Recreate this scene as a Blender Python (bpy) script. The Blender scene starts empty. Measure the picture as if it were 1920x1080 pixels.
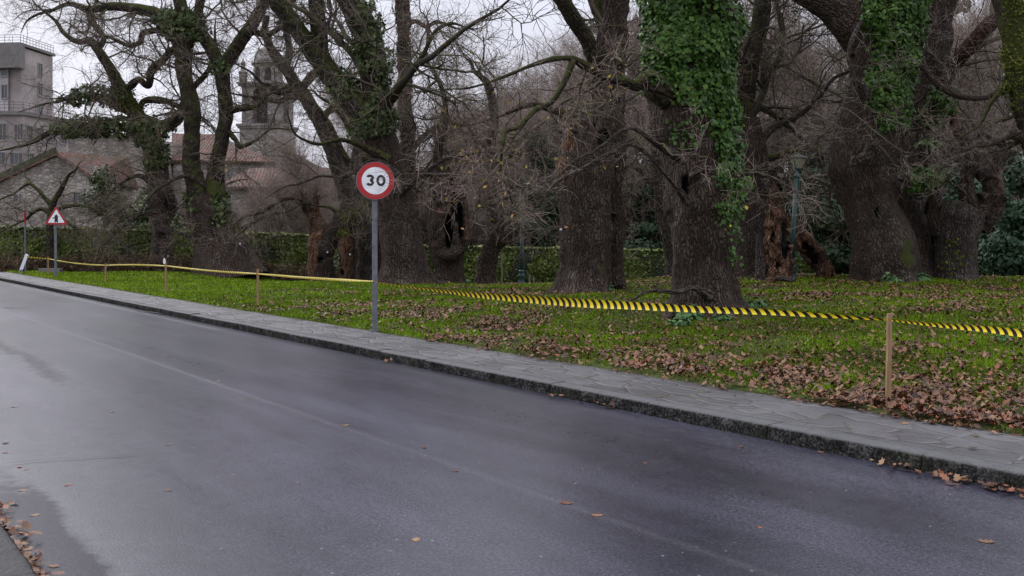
import bpy, math
import numpy as np

# ------------------------------------------------------------------ camera, sky, sun, exposure
scn = bpy.context.scene
COL = scn.collection
F, HX, HY, EYE = 1867.0, 960.0, 445.0, 1.6      # focal length in photo pixels, horizon row, eye height
cam_d = bpy.data.cameras.new('camera')
cam_d.sensor_width = 36.0
cam_d.lens = F * 36.0 / 1920.0
cam_d.shift_y = -95.0 / 1920.0
cam_d.clip_start = 0.05
cam_d.clip_end = 6000.0
cam = bpy.data.objects.new('camera', cam_d)
COL.objects.link(cam)
cam.location = (0, 0, EYE)
cam.rotation_euler = (math.radians(90), 0, 0)
scn.camera = cam

SUN_EL, SUN_AZ = math.radians(38), math.radians(316)
world = bpy.data.worlds.new('World')
scn.world = world
world.use_nodes = True
wn, wl = world.node_tree.nodes, world.node_tree.links
wn.clear()
w_out = wn.new('ShaderNodeOutputWorld')
w_bg = wn.new('ShaderNodeBackground')
w_bg.inputs['Strength'].default_value = 0.1
w_sky = wn.new('ShaderNodeTexSky')
w_sky.sky_type = 'NISHITA'
w_sky.sun_disc = False
w_sky.sun_elevation = SUN_EL
w_sky.sun_rotation = SUN_AZ
w_sky.air_density = 1.5
w_sky.dust_density = 4.0
w_tc = wn.new('ShaderNodeTexCoord')
w_sep = wn.new('ShaderNodeSeparateXYZ')
wl.new(w_tc.outputs['Generated'], w_sep.inputs[0])
w_map = wn.new('ShaderNodeMapRange')
w_map.inputs['From Min'].default_value = 0.22
w_map.inputs['From Max'].default_value = 0.95
w_map.inputs['To Min'].default_value = 0.0
w_map.inputs['To Max'].default_value = 1.0
wl.new(w_sep.outputs['Z'], w_map.inputs['Value'])
w_grad = wn.new('ShaderNodeValToRGB')
w_grad.color_ramp.elements[0].color = (0.68, 0.695, 0.80, 1)
w_grad.color_ramp.elements[1].color = (0.86, 0.885, 1.0, 1)
wl.new(w_map.outputs[0], w_grad.inputs[0])
w_noi = wn.new('ShaderNodeTexNoise')
w_noi.inputs['Scale'].default_value = 2.6
w_noi.inputs['Detail'].default_value = 5
wl.new(w_tc.outputs['Generated'], w_noi.inputs['Vector'])
w_cl = wn.new('ShaderNodeMapRange')
w_cl.inputs['From Min'].default_value = 0.3
w_cl.inputs['From Max'].default_value = 0.7
w_cl.inputs['To Min'].default_value = 9.6
w_cl.inputs['To Max'].default_value = 11.0
wl.new(w_noi.outputs['Fac'], w_cl.inputs['Value'])
w_mul = wn.new('ShaderNodeVectorMath')
w_mul.operation = 'SCALE'
wl.new(w_grad.outputs['Color'], w_mul.inputs[0])
w_zen = wn.new('ShaderNodeMapRange')            # an overcast sky is about twice as bright overhead as at the horizon
w_zen.inputs['From Min'].default_value = 0.2
w_zen.inputs['From Max'].default_value = 0.95
w_zen.inputs['To Min'].default_value = 1.0
w_zen.inputs['To Max'].default_value = 1.75
wl.new(w_sep.outputs['Z'], w_zen.inputs['Value'])
w_mm = wn.new('ShaderNodeMath')
w_mm.operation = 'MULTIPLY'
wl.new(w_cl.outputs[0], w_mm.inputs[0])
wl.new(w_zen.outputs[0], w_mm.inputs[1])
wl.new(w_mm.outputs[0], w_mul.inputs['Scale'])
w_mix = wn.new('ShaderNodeMix')
w_mix.data_type = 'RGBA'
w_mix.inputs['Factor'].default_value = 0.93
wl.new(w_sky.outputs['Color'], w_mix.inputs['A'])
wl.new(w_mul.outputs[0], w_mix.inputs['B'])
wl.new(w_mix.outputs['Result'], w_bg.inputs['Color'])
wl.new(w_bg.outputs[0], w_out.inputs[0])

sun_d = bpy.data.lights.new('sun', 'SUN')
sun_d.energy = 1.2
sun_d.angle = math.radians(40)
sun_d.color = (1.0, 0.99, 1.0)
sun = bpy.data.objects.new('sun', sun_d)
COL.objects.link(sun)
sun.rotation_euler = (math.radians(90) - SUN_EL, 0, math.pi - SUN_AZ)

scn.view_settings.view_transform = 'Standard'
scn.view_settings.look = 'None'
scn.view_settings.exposure = 0.30
scn.view_settings.gamma = 1.0
scn.view_settings.use_curve_mapping = False
scn.render.engine = 'CYCLES'
scn.cycles.max_bounces = 5
scn.cycles.diffuse_bounces = 3
scn.cycles.glossy_bounces = 2
scn.cycles.transparent_max_bounces = 4

# ------------------------------------------------------------------ numeric helpers
rng = np.random.default_rng(11)
U = lambda a, b, n=None: rng.uniform(a, b, n)

def sm(a, b, x):
    t = np.clip((np.asarray(x, float) - a) / (b - a), 0, 1)
    return t * t * (3 - 2 * t)

def _hash(ix, iy, iz, seed):
    h = (ix.astype(np.int64) * 374761393 + iy.astype(np.int64) * 668265263 + iz.astype(np.int64) * 1274126177 + seed * 974711) & 0xffffffff
    h = ((h ^ (h >> 13)) * 1274126177) & 0xffffffff
    h = h ^ (h >> 16)
    return (h & 0xffff) / 32767.5 - 1.0

def vnoise(p, seed=0):
    p = np.asarray(p, float)
    i = np.floor(p).astype(np.int64)
    f = p - i
    f = f * f * (3 - 2 * f)
    r = 0
    for dx in (0, 1):
        wx = f[:, 0] if dx else 1 - f[:, 0]
        for dy in (0, 1):
            wy = f[:, 1] if dy else 1 - f[:, 1]
            for dz in (0, 1):
                wz = f[:, 2] if dz else 1 - f[:, 2]
                r = r + wx * wy * wz * _hash(i[:, 0] + dx, i[:, 1] + dy, i[:, 2] + dz, seed)
    return r

def fbm(p, oct=3, seed=0):
    p = np.asarray(p, float)
    a, s, t = 1.0, 0, 0
    for k in range(oct):
        s = s + a * vnoise(p * 2 ** k + 7.3 * k, seed + k)
        t += a
        a *= 0.5
    return s / t

def nrm(v):
    return v / np.maximum(np.linalg.norm(v, axis=-1, keepdims=True), 1e-9)

# road frame: u runs along the road away to the left, v across it away from the camera
DX, DY = -0.586, 0.810
NX, NY = 0.810, 0.586
def uv(x, y): return x * DX + y * DY, x * NX + y * NY
def xy(u, v): return u * DX + v * NX, u * DY + v * NY
V_L, V_R, V_P = 0.907, 6.29, 7.52               # left kerb, right kerb, outer edge of the pavement

def gh(x, y):
    x = np.asarray(x, float); y = np.asarray(y, float)
    u, v = uv(x, y)
    lawn = 0.112 + 0.255 * sm(9, 16, v) * sm(-1, 8, x) - 0.75 * sm(30, 46, y) * sm(-17, -5, x)
    lawn = lawn + 0.05 * np.sin(x * .45 + 1) * np.sin(y * .33) * sm(8, 12, v)
    return np.where(v > V_P, lawn, np.where(v > V_R, 0.10, np.where(v > V_L, 0.0, 0.10)))

def P(px, py, z):
    return np.array([(px - HX) * z / F, z, EYE + (HY - py) * z / F])

def G(px, py):
    zs = np.linspace(3, 75, 7200)
    d = EYE + (HY - py) * zs / F - gh((px - HX) * zs / F, zs)
    k = np.argmax(d < 0) if (d < 0).any() else len(zs) - 1
    z = zs[k]; x = (px - HX) * z / F
    return np.array([x, z, float(gh(x, z))])

def at_depth(px, z):
    x = (px - HX) * z / F
    return np.array([x, z, float(gh(x, z))])

# ------------------------------------------------------------------ mesh helpers
def mkmesh(name, verts, faces, mats=None, attrs=None, smooth=True, midx=None):
    verts = np.asarray(verts, np.float32)
    me = bpy.data.meshes.new(name)
    faces = [np.asarray(f, np.int32) for f in faces if len(f)]
    nl = sum(f.size for f in faces); nf = sum(len(f) for f in faces)
    me.vertices.add(len(verts)); me.loops.add(nl); me.polygons.add(nf)
    me.vertices.foreach_set('co', verts.ravel())
    me.loops.foreach_set('vertex_index', np.concatenate([f.ravel() for f in faces]))
    tot = np.concatenate([np.full(len(f), f.shape[1], np.int32) for f in faces])
    me.polygons.foreach_set('loop_start', np.concatenate([[0], np.cumsum(tot)[:-1]]).astype(np.int32))
    me.polygons.foreach_set('loop_total', tot)
    me.polygons.foreach_set('use_smooth', np.full(nf, smooth, bool))
    if midx is not None:
        me.polygons.foreach_set('material_index', np.asarray(midx, np.int32))
    for k, a in (attrs or {}).items():
        a = np.asarray(a, np.float32)
        if a.ndim == 1:
            me.attributes.new(k, 'FLOAT', 'POINT').data.foreach_set('value', a)
        else:
            me.attributes.new(k, 'FLOAT_VECTOR', 'POINT').data.foreach_set('vector', a.ravel())
    for m in (mats if isinstance(mats, (list, tuple)) else [mats]):
        if m: me.materials.append(m)
    me.update(calc_edges=True)
    return me

def put(o, parent=None):
    COL.objects.link(o)
    if parent is not None: o.parent = parent
    return o

def tag(o, label=None, cat=None, group=None, kind=None):
    if label: o['label'] = label
    if cat: o['category'] = cat
    if group: o['group'] = group
    if kind: o['kind'] = kind
    return o

def thing(name, label, cat, loc, group=None, rz=0.0):
    o = bpy.data.objects.new(name, None)
    o.empty_display_size = 0.2
    o.location = [float(c) for c in loc]
    o.rotation_euler = (0, 0, rz)
    return tag(put(o), label, cat, group)

def part(name, parent, verts, faces, mat, attrs=None, smooth=True, world=True, label=None, midx=None):
    verts = np.asarray(verts, float)
    if parent is not None and world:
        q = parent; off = np.zeros(3)
        while q is not None:
            off += np.array(q.location); q = q.parent
        verts = verts - off
    o = bpy.data.objects.new(name, mkmesh(name, verts, faces, mat, attrs, smooth, midx))
    if label: o['label'] = label
    return put(o, parent)

def solo(name, label, cat, verts, faces, mat, attrs=None, smooth=True, group=None, kind=None):
    verts = np.asarray(verts, float)
    c = np.array([verts[:, 0].mean(), verts[:, 1].mean(), verts[:, 2].min()]) if kind is None else np.zeros(3)
    o = bpy.data.objects.new(name, mkmesh(name, verts - c, faces, mat, attrs, smooth))
    o.location = c
    return tag(put(o), label, cat, group, kind)

def dup(root, loc, rz=0.0, scale=1.0, label=None, group=None):
    r = root.copy(); COL.objects.link(r)
    r.location = [float(c) for c in loc]; r.rotation_euler = (0, 0, rz)
    r.scale = (scale, scale, scale) if np.isscalar(scale) else scale
    if label: r['label'] = label
    if group: r['group'] = group
    for ch in list(root.children):
        c = ch.copy(); COL.objects.link(c); c.parent = r
        for g in list(ch.children):
            d = g.copy(); COL.objects.link(d); d.parent = c
    return r

class MB:
    """collects quads / ngons of plain built shapes"""
    def __init__(s): s.v = []; s.f = {}
    def add(s, vs, fs):
        o = len(s.v); s.v += [tuple(map(float, v)) for v in vs]
        for f in fs: s.f.setdefault(len(f), []).append([i + o for i in f])
    def box(s, c, size, rz=0.0, taper=1.0):
        cx, cy, cz = c; a, b, h = size[0] / 2, size[1] / 2, size[2] / 2
        vs = []
        for z, k in ((-h, 1.0), (h, taper)):
            for x, y in ((-a, -b), (a, -b), (a, b), (-a, b)):
                x, y = x * k, y * k
                vs.append((cx + x * math.cos(rz) - y * math.sin(rz), cy + x * math.sin(rz) + y * math.cos(rz), cz + z))
        s.add(vs, [(3, 2, 1, 0), (4, 5, 6, 7), (0, 1, 5, 4), (1, 2, 6, 5), (2, 3, 7, 6), (3, 0, 4, 7)])
    def bar(s, a, b, w, t=None, up=(0, 0, 1)):
        t = t or w
        a = np.array(a, float); b = np.array(b, float); d = nrm(b - a)
        x = np.cross(d, up)
        if np.linalg.norm(x) < 1e-4: x = np.cross(d, (1, 0, 0))
        x = nrm(x) * w / 2; y = nrm(np.cross(x, d)) * t / 2
        vs = [p + i * x + j * y for p in (a, b) for i, j in ((-1, -1), (1, -1), (1, 1), (-1, 1))]
        s.add(vs, [(3, 2, 1, 0), (4, 5, 6, 7), (0, 1, 5, 4), (1, 2, 6, 5), (2, 3, 7, 6), (3, 0, 4, 7)])
    def lathe(s, c, prof, n=20, rot=0.0, flat=None):
        c = np.array(c, float); vs = []; fs = []
        for r, z in prof:
            for k in range(n):
                a = 2 * math.pi * k / n + rot
                vs.append((c[0] + r * math.cos(a), c[1] + r * math.sin(a), c[2] + z))
        for i in range(len(prof) - 1):
            for k in range(n):
                fs.append((i * n + k, i * n + (k + 1) % n, (i + 1) * n + (k + 1) % n, (i + 1) * n + k))
        fs.append(tuple(range(n))[::-1]); fs.append(tuple((len(prof) - 1) * n + k for k in range(n)))
        s.add(vs, fs)
    def ext(s, poly, M, d0, d1):
        """extrude a 2-D polygon; M maps (x, y, depth) to the world"""
        n = len(poly)
        vs = [M(x, y, d0) for x, y in poly] + [M(x, y, d1) for x, y in poly]
        s.add(vs, [tuple(range(n))[::-1], tuple(range(n, 2 * n))] + [(k, (k + 1) % n, n + (k + 1) % n, n + k) for k in range(n)])
    def faces(s): return [np.array(f, np.int32) for f in s.f.values()]
    def part(s, name, parent, mat, smooth=False, world=True, label=None, attrs=None):
        return part(name, parent, s.v, s.faces(), mat, attrs, smooth, world, label)
    def solo(s, name, label, cat, mat, smooth=False, group=None, kind=None):
        return solo(name, label, cat, s.v, s.faces(), mat, None, smooth, group, kind)

# ------------------------------------------------------------------ material helpers
class Mat:
    def __init__(s, name):
        s.m = bpy.data.materials.new(name); s.m.use_nodes = True
        s.n, s.l = s.m.node_tree.nodes, s.m.node_tree.links
        s.b = s.n['Principled BSDF']
    def N(s, t, **kw):
        o = s.n.new('ShaderNode' + t)
        for k, v in kw.items():
            if k in o.inputs.keys(): s.set(o.inputs[k], v)
            else: setattr(o, k, v)
        return o
    def set(s, i, v):
        if isinstance(v, bpy.types.NodeSocket): s.l.new(v, i)
        elif isinstance(v, (tuple, list)) and i.type == 'RGBA' and len(v) == 3: i.default_value = (*v, 1)
        else: i.default_value = v
    def obj(s): return s.N('TexCoord').outputs['Object']
    def attr(s, n, out='Fac'): return s.N('Attribute', attribute_name=n).outputs[out]
    def mapping(s, v, scale=(1, 1, 1), loc=(0, 0, 0)): return s.N('Mapping', Vector=v, Scale=scale, Location=loc).outputs[0]
    def noise(s, v, scale, detail=4, rough=.55, dist=0.0): return s.N('TexNoise', Vector=v, Scale=scale, Detail=detail, Roughness=rough, Distortion=dist).outputs['Fac']
    def vor(s, v, scale, feature='F1', out='Distance', rnd=1.0): return s.N('TexVoronoi', feature=feature, Vector=v, Scale=scale, Randomness=rnd).outputs[out]
    def rng(s, x, a, b, c=0.0, d=1.0): return s.N('MapRange', **{'Value': x, 'From Min': a, 'From Max': b, 'To Min': c, 'To Max': d}).outputs[0]
    def math(s, op, a, b=0.0):
        o = s.N('Math', operation=op); s.set(o.inputs[0], a); s.set(o.inputs[1], b); return o.outputs[0]
    def mix(s, f, a, b, mode='MIX'):
        o = s.N('Mix', data_type='RGBA', blend_type=mode)
        s.set(o.inputs['Factor'], f)
        for k, v in (('A', a), ('B', b)):
            i = [q for q in o.inputs if q.name == k and q.type == 'RGBA'][0]; s.set(i, v)
        return [q for q in o.outputs if q.type == 'RGBA'][0]
    def ramp(s, f, stops):
        o = s.N('ValToRGB', Fac=f); e = o.color_ramp.elements
        while len(e) < len(stops): e.new(.5)
        for k, (p, c) in enumerate(stops): e[k].position = p; e[k].color = (*c, 1)
        return o.outputs['Color']
    def bump(s, h, strength=.5, dist=.02): s.set(s.b.inputs['Normal'], s.N('Bump', Height=h, Strength=strength, Distance=dist).outputs[0])
    def fin(s, color=None, rough=None, spec=None, metal=None):
        if color is not None: s.set(s.b.inputs['Base Color'], color)
        if rough is not None: s.set(s.b.inputs['Roughness'], rough)
        if spec is not None: s.set(s.b.inputs['Specular IOR Level'], spec)
        if metal is not None: s.set(s.b.inputs['Metallic'], metal)
        return s.m

def bark(name, dark, light, moss=.35, lichen=.35, fiss=1.0):
    m = Mat(name)
    tc = m.attr('tc', 'Vector'); msk = m.N('SeparateXYZ', Vector=m.attr('msk', 'Vector'))
    warp = m.N('VectorMath', operation='ADD')
    st = m.mapping(tc, (1, 1, .15))
    nz = m.N('TexNoise', Vector=tc, Scale=3.0, Detail=3)
    sc = m.N('VectorMath', operation='SCALE'); m.l.new(nz.outputs['Color'], sc.inputs[0]); sc.inputs['Scale'].default_value = .16
    m.l.new(st, warp.inputs[0]); m.l.new(sc.outputs[0], warp.inputs[1])
    edge = m.vor(warp.outputs[0], 19, 'DISTANCE_TO_EDGE')
    plate = m.rng(edge, 0.0, 0.3)
    fine = m.noise(m.mapping(tc, (1, 1, .35)), 34, 5, .65)
    big = m.noise(tc, 1.3, 4, .6)
    c = m.mix(m.rng(m.math('ADD', m.math('MULTIPLY', fine, .55), m.math('MULTIPLY', big, .55)), .35, .75), dark, light)
    c = m.mix(m.math('MULTIPLY', m.rng(edge, 0.0, .16, 1, 0), .8), c, tuple(k * .35 for k in dark))
    lich = m.rng(m.math('MULTIPLY', m.noise(tc, 2.1, 5, .6), m.noise(tc, 17, 4, .6)), .30, .40)
    c = m.mix(m.math('MULTIPLY', lich, lichen), c, (.225, .225, .18))
    wood = m.ramp(m.noise(m.mapping(tc, (1, 1, .3)), 11, 5, .65, 1.2), [(.30, (.022, .013, .010)), (.48, (.15, .075, .045)), (.60, (.33, .175, .10)), (.74, (.50, .36, .26))])
    c = m.mix(m.rng(msk.outputs['Y'], .3, .55), c, wood)
    c = m.mix(m.rng(msk.outputs['X'], .3, .6), c, (.012, .009, .008))  # shade inside the hollows painted in as near-black colour
    nor = m.N('SeparateXYZ', Vector=m.N('NewGeometry').outputs['Normal']).outputs['Z']
    mo = m.math('ADD', m.math('MULTIPLY', nor, .42), m.math('ADD', m.math('MULTIPLY', m.noise(tc, 3.2, 5, .65), .9), m.math('MULTIPLY', msk.outputs['Z'], .6)))
    mf = m.rng(mo, 1.02 - moss, 1.17 - moss)
    mc = m.ramp(m.noise(tc, 40, 4, .7), [(.3, (.03, .038, .007)), (.55, (.082, .094, .018)), (.8, (.15, .155, .036))])
    c = m.mix(mf, c, mc)
    h = m.math('ADD', m.math('MULTIPLY', plate, 1.0), m.math('MULTIPLY', fine, .45))
    h = m.mix(mf, h, m.noise(tc, 60, 3, .7))
    m.bump(h, 1.0 * fiss, .09)
    return m.fin(c, .88, .25)

def leafmat(name, cols, rough=.4, spec=.4):
    m = Mat(name)
    r = m.attr('rnd')
    n = len(cols)
    c = m.ramp(r, [(k / max(1, n - 1), c) for k, c in enumerate(cols)])
    return m.fin(c, rough, spec)

def flat(name, c, rough=.6, var=.15, scale=6, metal=0.0, spec=.5, bump=0.0):
    m = Mat(name)
    o = m.obj(); nz = m.noise(o, scale, 5, .6)
    col = m.mix(m.rng(nz, .3, .7), tuple(k * (1 - var) for k in c), tuple(min(1, k * (1 + var)) for k in c))
    if bump: m.bump(m.noise(o, scale * 5, 4), bump, .01)
    return m.fin(col, rough, spec, metal)
# ------------------------------------------------------------------ materials
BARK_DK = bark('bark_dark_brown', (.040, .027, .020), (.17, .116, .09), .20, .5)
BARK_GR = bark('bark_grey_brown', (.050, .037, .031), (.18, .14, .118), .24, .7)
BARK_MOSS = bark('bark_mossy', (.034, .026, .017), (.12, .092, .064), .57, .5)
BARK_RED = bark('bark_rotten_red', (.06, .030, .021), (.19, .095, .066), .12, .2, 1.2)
def twigmat(name, a, b, mossy=0.0):
    m = Mat(name)
    c = m.mix(m.attr('rnd'), a, b)
    if mossy:
        nor = m.N('SeparateXYZ', Vector=m.N('NewGeometry').outputs['Normal']).outputs['Z']
        f = m.math('MULTIPLY', m.rng(nor, -.1, .6), m.rng(m.noise(m.obj(), 2.5, 3), .42, .6))
        c = m.mix(m.math('MULTIPLY', f, mossy), c, (.085, .09, .02))
    return m.fin(c, .8, .2)
TWIG = twigmat('twig_brown', (.09, .058, .048), (.43, .325, .285), .4)
TWIG_GR = twigmat('twig_grey', (.14, .10, .09), (.50, .41, .375), .2)
BRANCH = twigmat('branch_mossy', (.05, .04, .032), (.14, .115, .095), .9)
TWIG_FAR = twigmat('twig_far', (.18, .133, .112), (.47, .375, .32), .15)
TRUNK_FAR = flat('trunk_far', (.10, .08, .07), .9, .4, 3)
IVY = leafmat('ivy_leaf', [(.014, .034, .008), (.034, .080, .013), (.058, .122, .018), (.095, .155, .022)], .45, .22)
IVY_DK = leafmat('ivy_leaf_dark', [(.016, .026, .008), (.035, .056, .014), (.065, .095, .022), (.12, .14, .035)], .5, .35)
EVER = leafmat('evergreen_leaf', [(.010, .020, .012), (.018, .034, .018), (.034, .055, .024), (.06, .085, .036)], .6, .15)
LAUREL = leafmat('laurel_leaf', [(.016, .035, .02), (.03, .06, .034), (.045, .08, .042), (.08, .12, .06)], .55, .2)
MOSSLEAF = leafmat('moss_tuft', [(.03, .038, .007), (.06, .075, .012), (.10, .115, .02), (.15, .15, .035)], .9, .1)
YLEAF = leafmat('autumn_leaf', [(.20, .16, .02), (.34, .26, .03), (.36, .20, .03), (.24, .10, .025)], .6, .3)
LITTER = leafmat('fallen_leaf', [(.03, .014, .009), (.09, .038, .022), (.155, .074, .037), (.26, .148, .08), (.21, .064, .026), (.05, .024, .015)], .55, .35)
HEDGE = leafmat('hedge_leaf', [(.03, .045, .012), (.065, .09, .018), (.11, .14, .028), (.18, .20, .05)], .5, .25)
GRASS = leafmat('grass_blade', [(.055, .058, .012), (.092, .13, .008), (.14, .23, .007), (.19, .32, .010), (.28, .29, .06)], .7, .08)
WEED = leafmat('weed_leaf', [(.045, .095, .035), (.08, .16, .055), (.13, .22, .09)], .7, .12)
DRYPLANT = leafmat('dry_plant', [(.07, .05, .035), (.14, .095, .065), (.21, .15, .10)], .9, .1)

def road_mat():
    m = Mat('wet_asphalt'); o = m.obj()
    fine = m.noise(o, 50, 5, .8); agg = m.vor(o, 70, 'F1')
    big = m.noise(m.mapping(o, (.12, .55, 1)), 1.6, 5, .6)
    streak = m.noise(m.mapping(o, (.06, 1.1, 1)), 1.0, 4, .5)
    c = m.ramp(m.math('ADD', m.math('MULTIPLY', fine, .6), m.math('MULTIPLY', big, .4)), [(.34, (.006, .0056, .0098)), (.5, (.022, .0208, .033)), (.63, (.10, .095, .132))])
    speck = m.rng(m.vor(o, 30, 'F1'), 0.0, .13, 1, 0)
    c = m.mix(m.math('MULTIPLY', speck, m.rng(m.noise(o, 9, 2), .5, .62)), c, (.22, .21, .215))
    patch = m.noise(o, 5, 6, .75)
    c = m.mix(m.rng(patch, .42, .66, 0, .22), c, (.062, .058, .080))
    chip = m.rng(m.vor(o, 7.0, 'F1'), .0, .075, 1, 0)
    c = m.mix(m.math('MULTIPLY', chip, m.rng(m.noise(o, 1.9, 2), .50, .56)), c, (.36, .35, .36))
    wet = m.rng(m.math('ADD', m.attr('wet'), m.math('MULTIPLY', m.math('SUBTRACT', m.noise(o, 7, 6, .75), .5), 1.1)), .30, .75)
    c = m.mix(m.math('MULTIPLY', wet, .6), c, (.020, .018, .023))
    ln = m.attr('line')
    c = m.mix(m.math('MULTIPLY', ln, m.rng(m.noise(o, 34, 4, .7), .36, .72, .03, .38)), c, (.34, .335, .35))
    rough = m.math('ADD', m.rng(m.math('ADD', m.math('MULTIPLY', streak, .6), m.math('MULTIPLY', patch, .4)), .3, .7, .26, .33), m.math('MULTIPLY', wet, .06))
    m.bump(m.math('ADD', agg, m.math('MULTIPLY', fine, .6)), .09, .008)
    m.set(m.b.inputs['Specular IOR Level'], m.math('SUBTRACT', .85, m.math('MULTIPLY', wet, .70)))
    return m.fin(c, rough)
ROAD = road_mat()

def paving_mat(name, k=1.0):
    m = Mat(name); o = m.obj()
    st = m.mapping(o, (2.7, 4.6, 1))
    nz = m.N('TexNoise', Vector=o, Scale=2.2, Detail=3)
    sc = m.N('VectorMath', operation='SCALE'); m.l.new(nz.outputs['Color'], sc.inputs[0]); sc.inputs['Scale'].default_value = .35
    ad = m.N('VectorMath', operation='ADD'); m.l.new(st, ad.inputs[0]); m.l.new(sc.outputs[0], ad.inputs[1])
    edge = m.vor(ad.outputs[0], 1.0, 'DISTANCE_TO_EDGE')
    cell = m.N('TexVoronoi', Vector=ad.outputs[0], Scale=1.0).outputs['Color']
    cv = m.N('SeparateColor', Color=cell).outputs[0]
    fine = m.noise(o, 30, 5, .7); big = m.noise(o, 1.1, 4, .6)
    c = m.ramp(m.math('ADD', m.math('MULTIPLY', fine, .5), m.math('ADD', m.math('MULTIPLY', cv, .22), m.math('MULTIPLY', big, .4))), [(.3, (.06 * k, .057 * k, .060 * k)), (.55, (.108 * k, .102 * k, .105 * k)), (.85, (.175 * k, .166 * k, .17 * k))])
    j = m.rng(m.math('ADD', edge, m.math('MULTIPLY', m.noise(o, 12, 3), .05)), .018, .052, .92, 0)
    jc = m.mix(m.rng(m.noise(o, 1.7, 4, .7), .47, .58), (.014, .012, .010), (.07, .085, .02))
    c = m.mix(j, c, jc)
    m.bump(m.math('ADD', m.math('MULTIPLY', m.rng(edge, .02, .10), 1.0), m.math('ADD', m.math('MULTIPLY', fine, .3), m.math('MULTIPLY', cv, .5))), .6, .02)
    return m.fin(c, m.rng(big, .35, .65, .28, .5), .5)
PAVING = paving_mat('wet_flagstones', .9)
PAVING_DAMP = paving_mat('damp_mossy_flagstones', .4)

def kerb_mat(name, k=1.0, dk=.28):
    m = Mat(name); o = m.obj()
    sp = m.noise(o, 48, 4, .75); md = m.noise(o, 9, 5, .7)
    c = m.ramp(m.math('ADD', m.math('MULTIPLY', sp, .65), m.math('MULTIPLY', md, .35)), [(.42, (.008, .008, .008)), (.52, (.04, .039, .038)), (.62, (.17, .165, .16))])
    c = m.mix(m.math('MULTIPLY', m.rng(m.noise(o, 2.3, 4), .5, .7), .35), c, (.05, .06, .025))
    top = m.ramp(m.math('ADD', m.math('MULTIPLY', sp, .45), m.math('MULTIPLY', md, .45)), [(.3, (.07 * k, .068 * k, .07 * k)), (.5, (.125 * k, .122 * k, .125 * k)), (.7, (.19 * k, .186 * k, .19 * k))])
    c = m.mix(m.attr('worn'), m.mix(dk, c, (.014, .0135, .0135)), top)
    m.bump(m.math('ADD', m.noise(o, 28, 5, .7), m.math('MULTIPLY', sp, .4)), .9, .03)
    return m.fin(c, .65, m.math('MULTIPLY', m.attr('worn'), .4))
KERB = kerb_mat('rough_granite')
KERB_DAMP = kerb_mat('damp_granite', .38, .5)

def soil_mat():
    m = Mat('lawn_soil'); o = m.obj()
    f = m.noise(o, 2.0, 6, .7)
    c = m.ramp(m.noise(o, 14, 5, .7), [(.3, (.03, .035, .010)), (.55, (.06, .078, .014)), (.75, (.09, .115, .02))])
    c = m.mix(m.rng(f, .5, .68), c, (.055, .036, .022))
    m.bump(m.noise(o, 30, 4, .7), .8, .03)
    return m.fin(c, .9, .2)
SOIL = soil_mat()
EARTH = flat('far_earth', (.06, .065, .035), .95, .4, .2)

def stone_mat(name, a, b, mortar, sx=1.6, sz=2.6):
    m = Mat(name); o = m.obj()
    st = m.mapping(o, (sx, sx, sz))
    nz = m.N('TexNoise', Vector=o, Scale=1.4, Detail=3)
    sc = m.N('VectorMath', operation='SCALE'); m.l.new(nz.outputs['Color'], sc.inputs[0]); sc.inputs['Scale'].default_value = .6
    ad = m.N('VectorMath', operation='ADD'); m.l.new(st, ad.inputs[0]); m.l.new(sc.outputs[0], ad.inputs[1])
    edge = m.vor(ad.outputs[0], 1.0, 'DISTANCE_TO_EDGE')
    cv = m.N('SeparateColor', Color=m.N('TexVoronoi', Vector=ad.outputs[0], Scale=1.0).outputs['Color']).outputs[0]
    c = m.mix(cv, a, b)
    big = m.noise(o, .35, 6, .7)
    c = m.mix(m.rng(big, .42, .68), c, tuple(k * .52 for k in a))
    c = m.mix(m.math('MULTIPLY', m.rng(m.noise(o, 5, 5, .7), .5, .7), .5), c, (.40, .39, .37))
    c = m.mix(m.rng(edge, .0, .06, .8, 0), c, mortar)
    m.bump(m.rng(edge, 0, .15), .7, .06)
    return m.fin(c, .9, .2)
STONE = stone_mat('granite_rubble', (.22, .185, .16), (.45, .40, .35), (.15, .13, .11), 2.9, 4.6)
STONE_GR = stone_mat('grey_granite', (.22, .19, .17), (.38, .345, .32), (.14, .125, .115), 1.3, 2.5)

def tile_mat():
    m = Mat('old_roof_tiles'); o = m.attr('rt', 'Vector')
    s = m.N('SeparateXYZ', Vector=o)
    wave = m.math('SINE', m.math('MULTIPLY', s.outputs['X'], 24))
    rows = m.math('FRACT', m.math('MULTIPLY', s.outputs['Y'], 2.6))
    n = m.noise(m.mapping(o, (3.5, 2.6, 1)), 1.0, 5, .7)
    c = m.ramp(n, [(.3, (.085, .062, .055)), (.46, (.17, .095, .075)), (.58, (.235, .135, .11)), (.72, (.20, .175, .16))])
    c = m.mix(m.rng(m.noise(o, .8, 5, .7), .5, .62), c, (.13, .12, .10))
    c = m.mix(m.math('MULTIPLY', m.rng(m.noise(o, .5, 4, .7), .55, .66), .6), c, (.08, .085, .03))
    m.bump(m.math('ADD', wave, rows), .9, .07)
    return m.fin(c, .85, .25)
TILE = tile_mat()

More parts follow.
